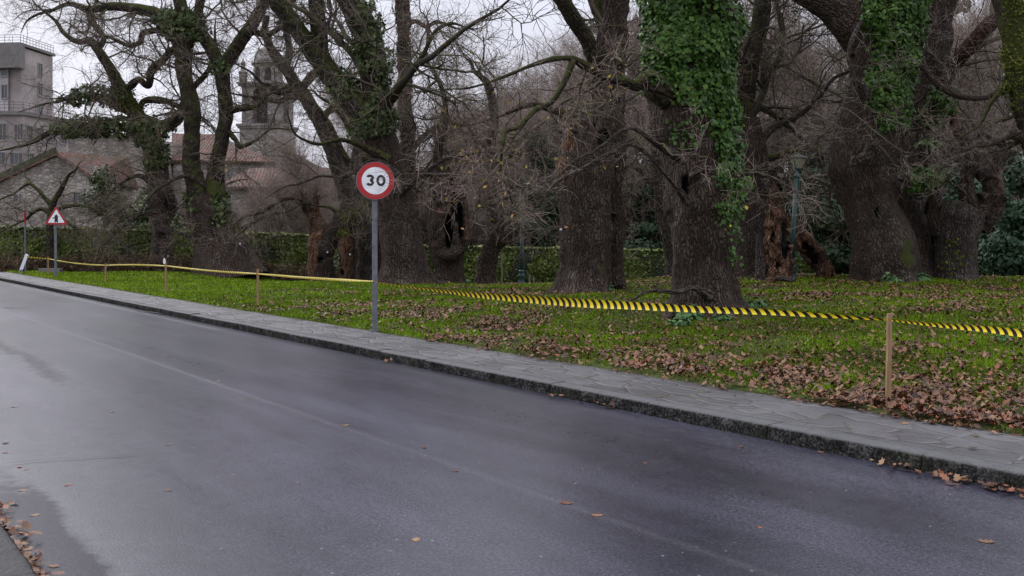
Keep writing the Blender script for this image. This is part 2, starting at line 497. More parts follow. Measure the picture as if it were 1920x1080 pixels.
RENDERW = flat('stained_render', (.37, .335, .33), .9, .34, .35)
RENDERD = flat('pinkish_render', (.31, .265, .255), .9, .32, .4)
CONCRETE = flat('roof_concrete', (.17, .155, .15), .9, .2, .8)
PANE = flat('dark_window', (.05, .055, .065), .15, .3, .5, 0, .6)
WFRAME = flat('window_frame', (.26, .24, .23), .7)
RAIL = flat('dark_rail', (.07, .065, .065), .6)
GALV = flat('galvanised_steel', (.15, .155, .175), .5, .3, 9, .35)
RED = flat('sign_red', (.42, .012, .016), .38, .12, 14)
WHITE = flat('sign_white', (.84, .85, .88), .42, .14, 7)
BLACK = flat('sign_black', (.012, .012, .016), .45)
SCRATCH = flat('scratched_paint', (.50, .18, .18), .6)
GREENP = flat('green_lamp_paint', (.022, .055, .048), .38, .3, 7)
LGLASS = flat('frosted_lamp_glass', (.30, .29, .21), .3, .2, 8)
ROOFG = flat('lamp_roof', (.075, .075, .062), .55, .3, 8)
def wood_mat():
    m = Mat('raw_pine'); o = m.obj()
    n = m.noise(m.mapping(o, (14, 14, 1.2)), 3, 5, .6, .8)
    c = m.ramp(n, [(.3, (.19, .11, .055)), (.6, (.34, .22, .12)), (.8, (.44, .31, .18))])
    m.bump(n, .3, .004)
    return m.fin(c, .7, .3)
PINE = wood_mat()
GREYWOOD = flat('weathered_wood', (.20, .17, .14), .85, .25, 20)
TAGW = flat('white_tag', (.80, .80, .82), .5)
ALU = flat('panel_grey', (.50, .50, .54), .5, .12, 5, .2)

def tape_mat():
    m = Mat('hazard_tape'); t = m.N('SeparateXYZ', Vector=m.attr('tc', 'Vector'))
    k = m.math('FRACT', m.math('ADD', m.math('MULTIPLY', t.outputs['X'], 8.8), m.math('MULTIPLY', t.outputs['Y'], .22)))
    f = m.math('GREATER_THAN', k, .5)
    c = m.mix(f, (.86, .66, .025), (.006, .006, .008))
    return m.fin(c, .4, .22)
TAPE = tape_mat()

# ------------------------------------------------------------------ tubes, limbs, twigs
def resample(pts, rad, n=None, step=None):
    pts = np.asarray(pts, float); rad = np.asarray(rad, float)
    m = len(pts)
    if m == 2: pts = np.array([pts[0], pts.mean(0), pts[1]]); rad = np.array([rad[0], rad.mean(), rad[1]]); m = 3
    ext = np.vstack([2 * pts[0] - pts[1], pts, 2 * pts[-1] - pts[-2]])
    rx = np.concatenate([[rad[0]], rad, [rad[-1]]])
    L = np.concatenate([[0], np.cumsum(np.linalg.norm(np.diff(pts, axis=0), axis=1))])
    if n is None: n = max(3, int(L[-1] / step) + 1)
    s = np.linspace(0, L[-1], n)
    k = np.clip(np.searchsorted(L, s, side='right') - 1, 0, m - 2)
    t = ((s - L[k]) / np.maximum(L[k + 1] - L[k], 1e-9))[:, None]
    def cr(a):
        p0, p1, p2, p3 = a[k], a[k + 1], a[k + 2], a[k + 3]
        return .5 * (2 * p1 + (p2 - p0) * t + (2 * p0 - 5 * p1 + 4 * p2 - p3) * t ** 2 + (3 * p1 - p0 - 3 * p2 + p3) * t ** 3)
    return cr(ext), np.maximum(cr(rx[:, None])[:, 0], .004), s

def tube(pts, rad, sides=20, step=.08, lump=.10, lf=1.6, ridge=.02, rf=7.0, flare=0.0, lobes=5, seed=0, cap=True, jag=0.0):
    c, r, s = resample(pts, rad, step=step)
    n = len(c)
    T = nrm(np.gradient(c, axis=0))
    X = np.cross(T[0], [0, 1, 0] if abs(T[0][1]) < .9 else [1, 0, 0]); X = nrm(X)
    fx = []
    for k in range(n):
        X = X - T[k] * X.dot(T[k]); X = nrm(X); fx.append(X)
    fx = np.array(fx); fy = np.cross(T, fx)
    a = np.arange(sides) * 2 * np.pi / sides
    dirs = fx[:, None, :] * np.cos(a)[None, :, None] + fy[:, None, :] * np.sin(a)[None, :, None]
    R = np.repeat(r[:, None], sides, 1)
    rm = r.mean()
    base = c[:, None, :] + dirs * R[..., None]
    q = base.reshape(-1, 3)
    nz = fbm(q * lf / max(rm, .15) * .45, 3, seed).reshape(n, sides)
    tcx = np.stack([np.cos(a)[None, :] * rm + 0 * R, np.sin(a)[None, :] * rm + 0 * R, np.repeat(s[:, None], sides, 1)], -1)
    rd = fbm((tcx * np.array([rf, rf, rf * .16])).reshape(-1, 3), 3, seed + 9).reshape(n, sides)
    fl = 0
    if flare:
        ph = seed * 1.7
        lob = .5 + .5 * np.sin(a * lobes + ph + .6 * np.sin(a * 2 + ph))
        hgt = s[:, None]
        fl = flare * np.exp(-hgt / (rm * .75)) * (.35 + 1.0 * lob[None, :] ** 1.6) + .10 * flare * np.exp(-hgt / (rm * 3.0)) * lob[None, :]
    R2 = R * (1 + lump * 1.6 * nz + fl) + ridge * 1.5 * rd
    V = c[:, None, :] + dirs * R2[..., None]
    if jag:
        top = np.exp(-(s[-1] - s) / (rm * .9))[:, None]
        jz = fbm(np.stack([np.cos(a) * 3, np.sin(a) * 3, 0 * a + seed], 1), 3, seed + 3)
        V = V + T[-1] * (top * jag * jz[None, :])[..., None]
    V = V.reshape(-1, 3)
    i = np.arange(n - 1)[:, None] * sides; j = np.arange(sides)[None, :]; j2 = (j + 1) % sides
    Q = np.stack([i + j, i + j2, i + sides + j2, i + sides + j], -1).reshape(-1, 4)
    tris = np.zeros((0, 3), int)
    tc = tcx.reshape(-1, 3)
    if cap:
        V = np.vstack([V, c[-1] + T[-1] * r[-1] * (.35 if not jag else -.5)])
        tc = np.vstack([tc, [0, 0, s[-1]]])
        e = len(V) - 1; k0 = (n - 1) * sides
        tris = np.stack([k0 + np.arange(sides), k0 + (np.arange(sides) + 1) % sides, np.full(sides, e)], 1)
    Nn = np.vstack([dirs.reshape(-1, 3), T[-1:]]) if cap else dirs.reshape(-1, 3)
    return V, Q, tris, tc, Nn

def chain_mesh(C, R, S=3):
    """many thin branches (N,K,3) as one set of tubes"""
    N, K, _ = C.shape
    T = nrm(np.gradient(C, axis=1))
    ref = np.where(np.abs(T[..., 2:3]) > .8, np.array([1., 0, 0]), np.array([0, 0, 1.]))
    X = nrm(np.cross(T, ref)); Y = np.cross(T, X)
    a = np.arange(S) * 2 * np.pi / S
    V = C[:, :, None, :] + (X[:, :, None, :] * np.cos(a)[None, None, :, None] + Y[:, :, None, :] * np.sin(a)[None, None, :, None]) * R[:, :, None, None]
    i = (np.arange(N)[:, None, None] * K + np.arange(K - 1)[None, :, None]) * S
    j = np.arange(S)[None, None, :]; j2 = (j + 1) % S
    Q = np.stack([i + j, i + j2, i + S + j2, i + S + j], -1).reshape(-1, 4)
    rnd = np.repeat(rng.random(N), K * S)
    return V.reshape(-1, 3), Q, rnd

def join(parts):
    V, Q, A, o = [], [], [], 0
    for v, q, a in parts:
        V.append(v); Q.append(q + o); A.append(a); o += len(v)
    return np.vstack(V), [np.vstack(Q)], np.concatenate(A)

def sprout(C, R, n, L, rr, ang, K, wig, bias=(0, 0, 0), t0=.15, rmax=.05, rmin=.003, tip=.3, w=None):
    """n children on the parent chains C (N,M,3) / R (N,M)"""
    N, M, _ = C.shape
    if w is None:
        w = np.linalg.norm(np.diff(C, axis=1), axis=2).sum(1)
    p = rng.choice(N, n, p=w / w.sum())
    t = U(t0, 1.0, n) * (M - 1) * .999
    k = t.astype(int); f = (t - k)[:, None]
    pos = C[p, k] * (1 - f) + C[p, k + 1] * f
    pr = R[p, k] * (1 - f[:, 0]) + R[p, k + 1] * f[:, 0]
    T = nrm(C[p, k + 1] - C[p, k])
    rv = rng.normal(size=(n, 3)); perp = nrm(rv - T * (rv * T).sum(1, keepdims=True))
    a = np.radians(rng.normal(ang, 16, n))[:, None]
    d = nrm(T * np.cos(a) + perp * np.sin(a))
    ln = U(L[0], L[1], n) * (1.15 - .4 * t / (M - 1))
    r0 = np.clip(pr * rr * U(.6, 1.1, n), rmin, rmax)
    out = np.zeros((n, K, 3)); out[:, 0] = pos
    b = np.array(bias, float)
    for s in range(1, K):
        d = nrm(d + wig * rng.normal(size=(n, 3)) + b)
        out[:, s] = out[:, s - 1] + d * (ln / (K - 1))[:, None]
    Ro = r0[:, None] * np.linspace(1, tip, K)[None, :]
    return out, Ro

def leaf_cloud(pos, nor, size, elong=1.3, tilt=.6, lobed=False):
    """one small bent leaf per point: 4 verts (a kite), facing about nor"""
    n = len(pos)
    nn = nrm(nor + tilt * rng.normal(size=(n, 3)))
    rv = rng.normal(size=(n, 3)) + np.array([0, 0, -.8])
    t = nrm(rv - nn * (rv * nn).sum(1, keepdims=True)); b = np.cross(nn, t)
    s = (size if np.ndim(size) else np.full(n, size))[:, None]
    V = np.stack([pos - t * s * .5 * elong, pos + b * s * .5 + t * s * .02 - nn * s * .12, pos + t * s * .5 * elong - nn * s * .1, pos - b * s * .5 + t * s * .02 - nn * s * .12], 1).reshape(-1, 3)
    i = np.arange(n)[:, None] * 4
    Q = np.vstack([np.hstack([i, i + 1, i + 2]), np.hstack([i, i + 2, i + 3])])
    rnd = np.repeat(rng.random(n), 4)
    return V, [Q], rnd

ROTZ = math.atan2(-DX * 0 - DY * 1, -DX * 1) if False else math.atan2(-0.810, 0.586)
def along_road(o):
    """local x = -u, local y = v"""
    o.rotation_euler = (0, 0, ROTZ); return o
# ------------------------------------------------------------------ the setting: earth, road, kerbs, pavement, lawn
def grid(us, vs, zf):
    a, b = np.meshgrid(us, vs, indexing='ij')
    V = np.stack([-a, b, zf(a, b)], -1).reshape(-1, 3)
    n, m = len(us), len(vs)
    i = np.arange(n - 1)[:, None] * m; j = np.arange(m - 1)[None, :]
    Q = np.stack([i + j, i + j + 1, i + m + j + 1, i + m + j], -1).reshape(-1, 4)
    return V, [Q], a.ravel(), b.ravel()

def ground_sheet(name, us, vs, zf, mat, attrs=None):
    V, Q, a, b = grid(us, vs, zf)
    at = {k: f(a, b) for k, f in (attrs or {}).items()}
    o = bpy.data.objects.new(name, mkmesh(name, V, Q, mat, at))
    return tag(along_road(put(o)), kind='structure')

mb = MB()
mb.add([(-3000, -3000, -2.0), (3000, -3000, -2.0), (3000, 3000, -2.0), (-3000, 3000, -2.0)], [(0, 1, 2, 3)])
o = bpy.data.objects.new('ground', mkmesh('ground', mb.v, mb.faces(), EARTH)); tag(put(o), kind='structure')

def wet_mask(u, v):
    nz = fbm(np.stack([u * .9, v * 1.6, 0 * u], 1), 4, 5) * .5
    # damp gutter on the near side, where the camber holds the rain, and the damp strip further up
    near = sm(.12, -.10, v - (1.27 + .16 * nz)) * sm(8.6, 6.6, u + 1.2 * nz)
    far = sm(.22, -.15, np.abs(v - 2.5 + .3 * nz) - .16) * sm(9.0, 13.0, u + nz) * sm(21, 17, u + nz * 2)
    far2 = sm(.4, -.3, np.abs(v - 4.7 + .5 * nz) - .12) * sm(4.5, 7.0, u + nz) * sm(13, 9, u + nz * 2)
    return np.clip(near + .75 * far + .22 * far2, 0, 1)
us = np.concatenate([np.arange(-14, 0, .25), np.arange(0, 22, .08), np.arange(22, 60, .5), np.arange(60, 420, 20)])
vs = np.concatenate([np.arange(V_L, 3.66, .09), [3.66, 3.70, 3.705, 3.76, 3.815, 3.82, 3.86], np.arange(3.95, V_R, .13), [V_R]])
ground_sheet('road', us, vs, lambda a, b: .012 * np.sin((b - V_L) / (V_R - V_L) * np.pi) - .012, ROAD,
             {'wet': wet_mask, 'line': lambda a, b: ((np.abs(b - 3.76) < .05) * 1.0) * (.35 + .65 * sm(5, 14, a)) + 1.6 * (np.abs(b - 6.03) < .06) * sm(16.5, 17.5, a)})

def cracks():
    mb = MB()
    def crack(pts, w):
        g = [G(*p) for p in pts]
        c, r, s = resample(g, [w] * len(g), step=.05)
        n = len(c); nz = vnoise(c * 9, 3); nz2 = vnoise(c * 4, 8)
        T = nrm(np.gradient(c, axis=0)); side = np.stack([-T[:, 1], T[:, 0], 0 * nz], 1)
        w2 = (w * (.6 + .5 * nz2) * np.clip(np.minimum(s, s[-1] - s) / .15, .1, 1))[:, None]
        m = c + side * (nz[:, None] * .025)
        V = np.vstack([m - side * w2, m + side * w2]); V[:, 2] = .005
        mb.add(V, [(k, k + 1, n + k + 1, n + k) for k in range(n - 1)])
    crack([(0, 870), (60, 866), (130, 860), (200, 857), (260, 853)], .008)
    crack([(2, 577), (30, 578), (62, 577)], .05)
    crack([(250, 584), (280, 585), (310, 584)], .06)
    crack([(250, 763), (330, 752), (400, 744)], .004)
    o = bpy.data.objects.new('road_crack', mkmesh('road_crack', mb.v, mb.faces(), flat('crack_tar', (.02, .019, .02), .7)))
    tag(put(o), kind='structure')
cracks()

def kerb(name, v0, v1, u0, u1, face_v, seed):
    """granite kerbstones end to end; face_v = side facing the road"""
    V, Q, W, o = [], [], [], 0
    u = u0; r = np.random.default_rng(seed)
    while u < u1:
        ln = r.uniform(1.0, 1.5) * (1 if u < 40 else 3); g = .003
        near = -3 < u < 20
        nu = max(3, int(ln / (.03 if near else .2)))
        a = np.linspace(u + g, u + ln - g, nu)
        h = .10 + r.uniform(-.006, .006); tilt = r.uniform(-.006, .006)
        s = 1 if face_v == v0 else -1
        prof = []
        for k in np.linspace(-.05, h - .015, 7 if near else 3): prof.append((face_v + s * .012 * (k / h), k))
        prof += [(face_v + s * .026, h - .003), (face_v + s * .05, h + .001), (face_v + s * .12, h + .002), ((v1 if s > 0 else v0), h + .002), ((v1 if s > 0 else v0), -.05)]
        prof = np.array(prof); m = len(prof)
        vv = np.zeros((nu, m, 3)); vv[..., 0] = -a[:, None]; vv[..., 1] = prof[:, 0]; vv[..., 2] = prof[:, 1] + tilt * (a[:, None] - u) * (prof[:, 1] > .05)
        q = vv.reshape(-1, 3); W.append(np.tile(sm(h - .012, h + .001, prof[:, 1]) * (prof[:, 1] > .02), nu))
        if near:
            nz = fbm(q * 14, 3, 2); rough = np.tile((prof[:, 1] < h - .005) * 1.0, nu)
            q[:, 1] -= s * .014 * nz * (rough + .1); q[:, 2] += .003 * nz * (q[:, 2] > .05)
            e = np.minimum(q[:, 0] + u + ln, -u - q[:, 0]); e = np.minimum(-q[:, 0] - u, u + ln + q[:, 0])
            q[:, 1] += s * .008 * np.exp(-np.abs(e - g) / .008)
        i = np.arange(nu - 1)[:, None] * m; j = np.arange(m - 1)[None, :]
        f = np.stack([i + j, i + m + j, i + m + j + 1, i + j + 1], -1).reshape(-1, 4) + o
        if s < 0: f = f[:, ::-1]
        V.append(q); Q.append(f)
        o += len(q)
        for e in (0, nu - 1):
            pass
        u += ln
    ob = bpy.data.objects.new(name, mkmesh(name, np.vstack(V), [np.vstack(Q)], KERB if face_v == v0 else KERB_DAMP, {'worn': np.concatenate(W)}))
    tag(along_road(put(ob)), kind='structure')
kerb('kerb', V_R, V_R + .21, -14, 200, V_R, 3)
kerb('kerb', V_L - .2, V_L, -14, 200, V_L, 4)
# dark joint bed under the kerbstones
us2 = np.array([-14, 420.])
ground_sheet('kerb_bed', us2, np.array([V_R + .02, V_R + .2]), lambda a, b: .088 + 0 * a, SOIL)
us = np.concatenate([np.arange(-14, 30, .12), np.arange(30, 200, 4)])
vs = np.concatenate([np.linspace(V_R + .212, V_P + .10, 12)])
def pav_z(a, b):
    q = np.stack([a.ravel() * 1.3, b.ravel() * 1.8, 0 * a.ravel()], 1)
    return .098 + .012 * fbm(q, 3, 4).reshape(a.shape) - .03 * sm(V_P, V_P + .1, b)
ground_sheet('pavement', us, vs, pav_z, PAVING)
ground_sheet('pavement', np.array([-14, 0, 4, 8, 40, 200.]), np.array([-3.0, -1.0, V_L - .2]), lambda a, b: .098 + 0 * a, PAVING_DAMP)

us = np.concatenate([np.arange(-45, 0, .4), np.arange(0, 40, .3), np.arange(40, 90, 1.0), np.arange(90, 260, 10)])
vs = np.concatenate([np.arange(V_P, 10, .1), np.arange(10, 45, .35), np.arange(45, 70, 1.5), np.arange(70, 220, 10)])
def lawn_z(a, b):
    x, y = xy(a.ravel(), b.ravel())
    nz = fbm(np.stack([x, y, 0 * x], 1) * .9, 3, 6) * .035 * sm(V_P + .1, V_P + .8, b.ravel())
    edge = .012 * fbm(np.stack([x, y, 0 * x], 1) * 4, 2, 9)
    return (gh(x, y) + nz + edge - .012 * sm(V_P + .2, V_P, b.ravel())).reshape(a.shape)
ground_sheet('lawn', us, vs, lawn_z, SOIL)
def lz(x, y):
    return gh(x, y) + fbm(np.stack([x, y, 0 * x], 1) * .9, 3, 6) * .035 * sm(V_P + .1, V_P + .8, uv(x, y)[1])

# ---- grass blades and leaf litter (nobody could count them)
def scatter(n, zmin, zmax, pw, margin=2.5, vmin=V_P + .02):
    z = zmin * (zmax / zmin) ** rng.random(n * 3) if pw == 1 else (zmin ** (1 - pw) + rng.random(n * 3) * (zmax ** (1 - pw) - zmin ** (1 - pw))) ** (1 / (1 - pw))
    x = U(-1, 1, n * 3) * (.535 * z + margin)
    u, v = uv(x, z)
    k = (v > vmin)
    return x[k][:n], z[k][:n]
def litter_density(x, y):
    u, v = uv(x, y); w = v - V_P
    q = np.stack([x, y, 0 * x], 1)
    nz = fbm(q * .55, 3, 21); nf = fbm(q * 2.1, 3, 22)
    right = sm(14, 4, u)
    strip = sm(2.2, .0, w + 1.5 * nz) * sm(16, 8, u) * (.36 + .36 * right)
    patch = sm(.02, .42, nz + .35 * nf) * sm(-9, 0, x) * .60
    near = sm(9, 2, u) * sm(7.5, 1.5, w) * .34
    return np.clip((strip + patch + near) * (.2 + 1.1 * sm(-.25, .35, nf)), 0, 1)
x, y = scatter(520000, 7.0, 48, 1.25)
bare = fbm(np.stack([x, y, 0 * x], 1) * .8, 3, 41)
keep = (rng.random(len(x)) > .62 * litter_density(x, y) ** .8) & (rng.random(len(x)) > .75 * sm(.05, .45, bare) * sm(-14, -2, x)) & (rng.random(len(x)) > .75 * sm(.5, .05, uv(x, y)[1] - V_P) * sm(16, 9, uv(x, y)[0]))
x, y = x[keep], y[keep]; n = len(x)
q = np.stack([x, y, 0 * x], 1)
tuft = fbm(q * 1.7, 3, 31); patchy = fbm(q * .5, 3, 33)
hgt = (.020 + .026 * rng.random(n)) * (1 + .8 * np.clip(tuft, -.5, 1)) * (1 + .012 * y)
wid = (.0035 + .004 * rng.random(n)) * np.maximum(1, y / 9)
a = U(0, 2 * np.pi, n); z = lz(x, y)
lean = rng.normal(size=(n, 2)) * .55 * hgt[:, None]
side = np.stack([np.cos(a), np.sin(a)], 1) * wid[:, None]
V = np.zeros((n, 3, 3))
V[:, 0, 0] = x - side[:, 0]; V[:, 0, 1] = y - side[:, 1]; V[:, 0, 2] = z - .006
V[:, 1, 0] = x + side[:, 0]; V[:, 1, 1] = y + side[:, 1]; V[:, 1, 2] = z - .006
V[:, 2, 0] = x + lean[:, 0]; V[:, 2, 1] = y + lean[:, 1]; V[:, 2, 2] = z + hgt
rnd = np.clip(.40 + .34 * tuft + .26 * patchy + .17 * rng.normal(size=n) + .20 * sm(0, -12, x) - .10 * sm(-3, 5, x), 0, 1)  # duller to the right: leaf cover and tree shade put into the colour
solo('grass', None, None, V.reshape(-1, 3), [np.arange(3 * n).reshape(-1, 3)], GRASS, {'rnd': np.repeat(rnd, 3)}, kind='stuff')

LOBE = np.array([(0, -.55), (.16, -.36), (.34, -.30), (.20, -.08), (.46, .02), (.24, .18), (.38, .38), (.14, .40), (0, .58), (-.14, .40), (-.38, .36), (-.24, .16), (-.46, 0), (-.20, -.10), (-.34, -.32), (-.16, -.36)])
def leaf_mesh(pos, size, ang, curl, pitch, lift=.004, outline=LOBE):
    n, m = len(pos), len(outline)
    ca, sa = np.cos(ang)[:, None], np.sin(ang)[:, None]
    ox, oy = outline[:, 0][None] * size[:, None], outline[:, 1][None] * size[:, None]
    zz = curl[:, None] * (np.abs(ox) ** 1.5 + .6 * oy ** 2 / np.maximum(size[:, None], 1e-3)) * 2.4 + pitch[:, None] * oy + (pitch * .7)[:, None] * ox
    V = np.zeros((n, m + 1, 3))
    V[:, :m, 0] = pos[:, 0:1] + ox * ca - oy * sa; V[:, :m, 1] = pos[:, 1:2] + ox * sa + oy * ca
    V[:, :m, 2] = pos[:, 2:3] + zz - zz.min(1, keepdims=True) + lift
    V[:, m] = V[:, :m].mean(1); V[:, m, 2] = pos[:, 2] - zz.min(1) + lift
    i = np.arange(n)[:, None] * (m + 1); k = np.arange(m)[None, :]
    T = np.stack([i + k, i + (k + 1) % m, i + m + 0 * k], -1).reshape(-1, 3)
    return V.reshape(-1, 3), [T], np.repeat(rng.random(n), m + 1)
x, y = scatter(260000, 6.5, 42, 1.25, vmin=V_P - .16)
keep = rng.random(len(x)) < .55 * litter_density(x, y) * (uv(x, y)[1] > V_P - .16 * rng.random(len(x)) ** 2) + (.006 + .05 * sm(-9, 3, x)) * (uv(x, y)[1] > V_P)
x, y = x[keep], y[keep]; n = len(x)
vv_ = uv(x, y)[1]
pos = np.stack([x, y, np.where(vv_ > V_P, lz(x, y) + .014 + .035 * rng.random(n), .104 + .006 * rng.random(n))], 1)
V, T, rnd = leaf_mesh(pos, U(.026, .064, n) * (1 + .012 * y), U(0, 6.3, n), U(-.6, 1.6, n), rng.normal(size=n) * .33)
solo('fallen_leaf_litter', None, None, V, T, LITTER, {'rnd': rnd}, kind='stuff')
print('litter', n)

# leaves heaped along the near gutter and at the far kerb
pl = []
for k in range(150):
    t = rng.random(); g = xy(U(4.3, 6.7), V_L + abs(rng.normal()) * .05 + .015); pl.append((g[0], g[1], -.008 + .03 * rng.random()))
for (px, py, sx, nn) in ((1862, 905, .20, 46), (1690, 868, .13, 12), (1150, 760, .12, 9), (1048, 740, .1, 6), (1780, 886, .1, 6), (735, 672, .1, 5)):
    c = G(px, py); u0, _ = uv(c[0], c[1])
    for k in range(nn):
        g = xy(u0 + rng.normal() * sx, V_R - .03 - abs(rng.normal()) * .055); pl.append((g[0], g[1], -.01 + .03 * rng.random()))
pl = np.array(pl); n = len(pl)
V, T, rnd = leaf_mesh(pl, U(.035, .07, n), U(0, 6.3, n), U(-.2, 1.0, n), rng.normal(size=n) * .25)
solo('gutter_leaves', None, None, V, T, LITTER, {'rnd': rnd}, kind='stuff')

# single leaves one could count, on the road and on the pavement
LP = [(647, 798, 1.1), (795, 840, .9), (852, 884, .9), (1062, 944, 1.3), (1120, 967, 1.1), (780, 1012, 1.0), (317, 833, .9), (463, 749, 1.1), (210, 772, .8), (212, 718, .7), (411, 715, .8), (28, 762, 1.1), (11, 829, 1.1), (10, 847, .8), (180, 577, 1.1), (295, 759, .7), (37, 874, .8), (50, 879, .6), (129, 908, .9), (314, 919, .9), (43, 917, .9), (65, 963, .9), (100, 1058, 1.1), (52, 1026, 1.2), (1848, 1014, 1.3), (1390, 836, .9), (1490, 829, .9), (1540, 845, .8), (1210, 868, .6), (1090, 880, .5), (975, 717, .8), (918, 704, .8), (1425, 990, .5), (560, 905, .5), (890, 800, .4)]
PP = [(1580, 759, 1.3), (1697, 795, 1.5), (1655, 776, 1.0), (1830, 818, 1.0), (1824, 841, 1.1), (1160, 697, 1.0), (1182, 722, 1.1), (1240, 745, .9), (983, 696, .7), (895, 658, .9), (1470, 738, .8), (1905, 815, 1.0), (1300, 728, .8), (1060, 692, .7)]
for pts, zz, lab, grp in ((LP, .004, 'single brown fallen leaf lying on the wet asphalt road', 'leaves scattered on the road'), (PP, .104, 'single brown fallen leaf lying on the stone pavement', 'leaves scattered on the pavement')):
    for px, py, s in pts:
        g = G(px, py)
        V, T, rnd = leaf_mesh(np.array([[0, 0, 0.]]), np.array([.062 * s]), U(0, 6.3, 1), U(.0, .35, 1), rng.normal(size=1) * .04, lift=.001)
        o = bpy.data.objects.new('fallen_leaf', mkmesh('fallen_leaf', V, T, LITTER, {'rnd': rnd}))
        v_ = uv(g[0], g[1])[1]; o.location = (g[0], g[1], zz if zz > .05 else .012 * math.sin((v_ - V_L) / (V_R - V_L) * math.pi) - .012); tag(put(o), lab, 'leaf', grp)

# ------------------------------------------------------------------ hedges, ivy-clad walls
def hedge(name, label, p0, z0, p1, z1, t0, t1, mat, n, size, thick=.55, sag=.1):
    """p0,p1 photo columns; z0,z1 depths; t0,t1 top heights"""
    A = at_depth(p0, z0); B = at_depth(p1, z1)
    L = np.linalg.norm((B - A)[:2]); d = (B - A) / L; nn = np.array([d[1], -d[0], 0])
    if nn[1] > 0: nn = -nn
    root = thing(name, label, 'hedge', ((A + B) / 2))
    us = np.linspace(0, 1, max(8, int(L / .4)))
    prof = [(.5, -.3), (.5, .35), (.47, .75), (.3, .96), (0, 1.0), (-.5, .9), (-.5, -.3)]
    V = []; 
    for t in us:
        c = A + (B - A) * t; top = t0 + (t1 - t0) * t; g = float(gh(c[0], c[1]))
        for s, k in prof:
            z = g + (top - g) * k if k > 0 else g - .3
            V.append(c[:2].tolist() + [z]); V[-1][0] += nn[0] * s * thick; V[-1][1] += nn[1] * s * thick
    V = np.array(V); m = len(prof)
    V += (fbm(V * .9, 3, 5)[:, None] * .16)
    i = np.arange(len(us) - 1)[:, None] * m; j = np.arange(m - 1)[None]
    Q = np.stack([i + j, i + m + j, i + m + j + 1, i + j + 1], -1).reshape(-1, 4)
    part('wall_core', root, V, [Q], flat(name + '_core', (.02, .023, .014), .95))
    t = rng.random(n); k = rng.random(n)
    c = A[None] + (B - A)[None] * t[:, None]; top = t0 + (t1 - t0) * t; g = gh(c[:, 0], c[:, 1])
    lump = fbm(np.stack([t * L * 1.1, k * 2.5, 0 * t], 1), 3, 8)
    onf = k < .8
    h = np.where(onf, k / .8, 1.0); dep = np.where(onf, .5 + .05 * h - .25 * h ** 5, .5 - (k - .8) * 5)
    pos = c + nn[None] * (dep * thick + .16 * lump + .05 * rng.normal(size=n))[:, None]
    pos[:, 2] = g + (top - g) * h + (~onf) * (.10 * lump + .06 * rng.random(n))
    nor = np.where(onf[:, None], nn[None] + [0, 0, .25], np.array([0, 0, 1.]) + .3 * nn[None])
    sel = lump + .35 * rng.normal(size=n) > -.42
    V, Q, rnd = leaf_cloud(pos[sel], nor[sel], size * U(.6, 1.3, sel.sum()), tilt=.55)
    rnd = np.clip(rnd * .55 + .22 + .5 * np.repeat(lump[sel], 4) + .25 * np.repeat(~onf[sel], 4), 0, 1)
    part('foliage', root, V, Q, mat, {'rnd': rnd})
    return root
hedge('ivy_hedge', 'long dense dark green ivy hedge below the stone houses on the left', -60, 46, 590, 51, 2.1, 1.68, HEDGE, 34000, .13)
hedge('ivy_hedge', 'low ivy covered wall between the hollow trunk and the ivy clad oak', 590, 51, 1290, 47, 1.25, .95, HEDGE, 24000, .13)
hedge('ivy_hedge', 'low mossy ivy wall behind the lamp post and leaning log on the right', 1290, 47, 1990, 45, .9, .72, HEDGE, 22000, .13)

# ------------------------------------------------------------------ signs, posts, tape
def frame_at(c, yaw):
    """map (x right, y up, depth towards the viewer) on a panel turned by yaw to its right"""
    X = np.array([math.cos(yaw), math.sin(yaw), 0]); Z = np.array([0, 0, 1.]); Nn = np.array([math.sin(yaw), -math.cos(yaw), 0])
    c = np.array(c, float)
    return lambda x, y, d=0.0: c + X * x + Z * y + Nn * d
def circ(r, n=64, cx=0, cy=0, ry=None): return [(cx + r * math.cos(2 * math.pi * k / n), cy + (ry or r) * math.sin(2 * math.pi * k / n)) for k in range(n)]
def stroke(mb, pts, w, M, d0, d1, closed=False):
    p = np.array(pts, float); n = len(p)
    t = np.roll(p, -1, 0) - np.roll(p, 1, 0) if closed else np.gradient(p, axis=0)
    t = nrm(t); s = np.stack([-t[:, 1], t[:, 0]], 1) * w / 2
    a, b = p + s, p - s
    m = n if closed else n - 1
    vs = [M(*q, d1) for q in a] + [M(*q, d1) for q in b] + [M(*q, d0) for q in a] + [M(*q, d0) for q in b]
    fs = []
    for k in range(m):
        j = (k + 1) % n
        fs += [(k, n + k, n + j, j), (k, j, 2 * n + j, 2 * n + k), (n + k, 3 * n + k, 3 * n + j, n + j)]
    mb.add(vs, fs)
def disc_plate(mb, M, R, d0, d1, n=64):
    mb.ext(circ(R, n), M, d0, d1)
def ring(mb, M, r0, r1, d0, d1, n=64):
    stroke(mb, circ((r0 + r1) / 2, n), r1 - r0, M, d0, d1, True)

